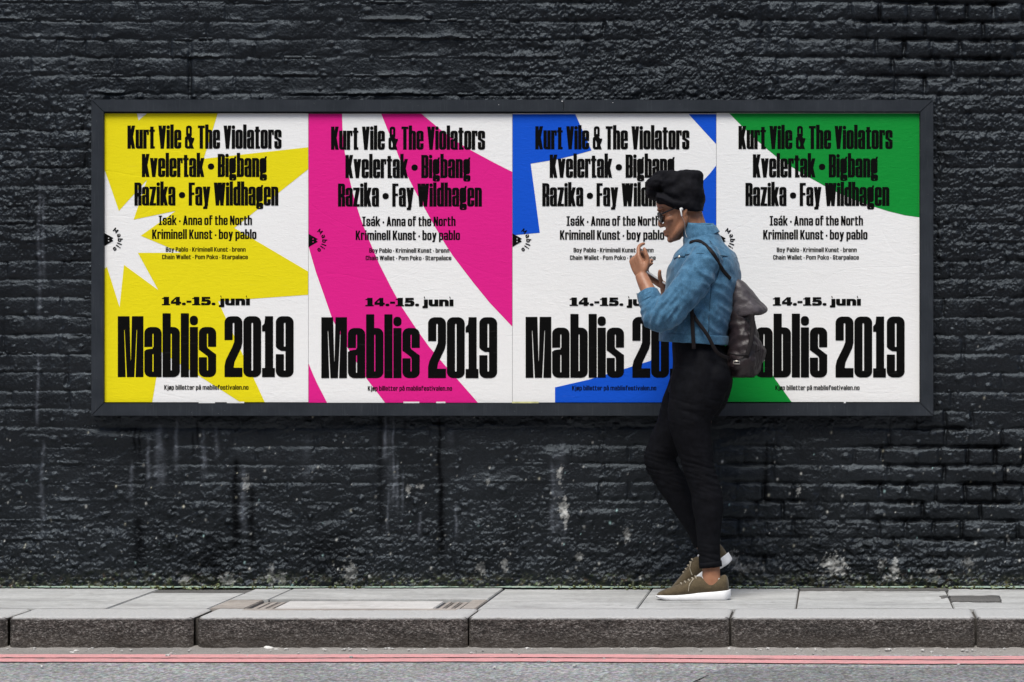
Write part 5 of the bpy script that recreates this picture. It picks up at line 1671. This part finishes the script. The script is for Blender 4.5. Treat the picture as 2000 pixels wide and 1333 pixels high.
def backpack(hit, strip, bv, eye):
    base = Q(1452, 738, 0)
    root = empty('backpack', (0, 0, 0))
    tag(root, 'small dark brown leather drawstring backpack with grey flap on the walking person', 'backpack')
    bm = bmesh.new()
    tube(bm, qt([(1452, 736, 0, 24, .085), (1451, 728, 0, 33, .110), (1453, 705, 0, 36.5, .125), (1455, 680, 0, 36, .125), (1451, 655, 0, 30, .115), (1447, 632, 0, 28, .105), (1446, 605, 0, 25, .095), (1443, 575, 0, 18, .080), (1438, 555, 0, 11, .06)]), 5, 32, flat=Vector((0, 0, 1)))
    ell(bm, Q(1470, 693, 0), (26 / SP, .085, 28 / SP))
    ell(bm, Q(1452, 705, -.095), (26 / SP, .035, 24 / SP))
    me = fuse(bm, 'bag_body', .0046, 4)
    displace(me, lambda x, y, z, no: .006 * perlin(x * 20, z * 34 + y * 14, 340) + .0035 * perlin(x * 50 + y * 40, z * 50, 341))
    obj('bag_body', me, M['leather'], root, True)
    # flap: a soft pointed cap hanging over the back
    bm = bmesh.new()
    tube(bm, qt([(1434, 543, 0, 4, .070), (1442, 556, 0, 15, .088), (1449, 575, 0, 23, .100), (1456, 594, 0, 31, .108), (1462, 607, 0, 37, .112), (1463, 615, 0, 36.5, .110), (1460, 618, 0, 33, .105)]), 4, 32, flat=Vector((-.15, 0, 1)), power=2.4)
    me = fuse(bm, 'flap', .0046, 3)
    displace(me, lambda x, y, z, no: .004 * perlin(x * 16 + z * 9, z * 24 + y * 18, 343) + .002 * perlin(x * 50, z * 50 + y * 30, 344))
    obj('flap', me, M['leather_grey'], root, True)
    # shoulder straps on the cloth, lower straps back to the bag
    strip('shoulder_strap', [(1351, 476), (1366, 473), (1380, 481), (1394, 496), (1404, 512), (1414, 530), (1428, 546)], .014, .003, M['strap'], root, .002, 6)
    cs = [Q(*p) for p in ((1344, 575, -.130), (1350, 598, -.165), (1364, 625, -.183), (1386, 655, -.185), (1404, 688, -.170), (1426, 700, -.130))]
    cs = [Vector(p) for p in catmull([tuple(c) for c in cs], 5)]
    ribbon('lower_strap', cs, [Vector((0, -1, 0))] * len(cs), .014, .003, M['strap'], root)
    cs = [Q(*p) for p in ((1352, 578, -.170), (1356, 610, -.184), (1358, 650, -.186), (1360, 682, -.183))]
    cs = [Vector(p) for p in catmull([tuple(c) for c in cs], 5)]
    ribbon('loose_strap', cs, [Vector((0, -1, 0))] * len(cs), .015, .0025, M['strap'], root)
    # buckle and drawcord
    bm = bmesh.new()
    b = Q(1441, 708, -.134)
    tube(bm, [(*(b + Vector((x, 0, z))), .0026, .0026) for x, z in ((-.012, -.005), (.012, -.005), (.012, .005), (-.012, .005), (-.012, -.005))], 1, 8)
    obj('buckle', bm_mesh(bm, 'buckle'), M['metal'], root, True)
    bm = bmesh.new()
    pts = [Q(*p) for p in ((1428, 690, -.125), (1445, 694, -.140), (1465, 692, -.120), (1484, 684, -.070))]
    tube(bm, [(*p, .0035, .0035) for p in pts], 5, 8)
    obj('drawcord', bm_mesh(bm, 'drawcord'), M['strap'], root, True)
    strip2 = [Q(*p) for p in ((1470, 612, -.104), (1472, 640, -.112), (1468, 672, -.124), (1460, 696, -.130))]
    cs = [Vector(p) for p in catmull([tuple(c) for c in strip2], 5)]
    ribbon('flap_strap', cs, [Vector((0, -1, 0))] * len(cs), .018, .003, M['strap'], root)

def person_mats():
    def cloth(name, lo, hi, sc=60, weave=700, rough=.85, b=.25, spec=.2, sheen=.15):
        t = NT(name)
        v = t.pos()
        n = t.noise(v, sc, 5, .6); w = t.noise(t.pos((1, 1, .35)), weave, 3, .6)
        c = t.ramp(n, [(.3, lo), (.7, hi)])
        c = t.mix(1.0, c, t.ramp(w, [(.3, g3(.72)), (.7, g3(1.25))]), 'MULTIPLY')
        t.col(c); t.rough(rough); t.spec(spec)
        t.b.inputs['Sheen Weight'].default_value = sheen
        bb = t.bump(n, b, .003); t.bump(w, b, .0015, bb)
        M[name] = t.m
    cloth('denim', (.026, .088, .160), (.072, .185, .300), 34, 430, .85, .35)
    cloth('jeans', (.0030, .0032, .0045), (.0062, .0066, .0090), 40, 600, .75, .25, .08, 0)
    cloth('wrap', (.0035, .0035, .005), (.0075, .0075, .0105), 50, 600, .8, .2, .12, 0)
    cloth('olive', (.062, .046, .025), (.095, .071, .040), 70, 800)
    cloth('stitch', (.015, .055, .10), (.03, .09, .15))
    cloth('lace', (.20, .16, .11), (.42, .38, .30))
    cloth('sock', (.55, .54, .53), (.75, .74, .73))
    cloth('strap', (.005, .004, .005), (.012, .009, .010), 80, 500, .65, .2, .2, 0)
    def leather(name, lo, hi, rough):
        t = NT(name); v = t.pos()
        n = t.noise(v, 18, 6, .6); k = t.voro(v, 210)
        t.col(t.ramp(n, [(.3, lo), (.7, hi)])); t.rough(rough); t.spec(.5)
        b = t.bump(n, .3, .006); t.bump(k.outputs['Distance'], .2, .003, b)
        M[name] = t.m
    leather('leather', (.008, .005, .006), (.026, .016, .0185), .52)
    leather('leather_grey', (.032, .026, .030), (.070, .060, .067), .55)
    t = NT('skin'); v = t.pos()
    n = t.noise(v, 24, 5, .6); f = t.noise(v, 420, 4, .6)
    t.col(t.ramp(n, [(.3, (.26, .112, .060)), (.7, (.38, .185, .108))]))
    t.rough(.48); t.spec(.4)
    t.b.inputs['Subsurface Weight'].default_value = .12
    t.b.inputs['Subsurface Radius'].default_value = (.012, .005, .003)
    t.b.inputs['Subsurface Scale'].default_value = .3
    t.bump(f, .12, .0015)
    M['skin'] = t.m
    M['eye'] = simple('eye', (.35, .33, .30), .2, .02, 10, 0)
    M['rubber'] = simple('white_rubber_sole', (.74, .74, .75), .6, .06, 30, .1)
    M['metal'] = simple('brushed_metal', (.55, .52, .46), .3, .1, 60, .05); M['metal'].node_tree.nodes['Principled BSDF'].inputs['Metallic'].default_value = .9
    M['plastic'] = simple('black_plastic', (.006, .006, .006), .25, .1, 40, 0, spec=.5)
    M['lens'] = simple('dark_lens', (.008, .008, .010), .08, .05, 20, 0, spec=.5)
    M['phone'] = simple('phone_case', (.55, .55, .57), .35, .05, 30, 0)
    M['glass'] = simple('dark_glass', (.01, .01, .012), .08, .05, 20, 0, spec=.5)
    M['wire'] = simple('grey_wire', (.32, .31, .31), .5, .03, 30, 0)
    M['white'] = simple('white_plastic', (.78, .78, .78), .3, .03, 30, 0)
person_mats()
person()
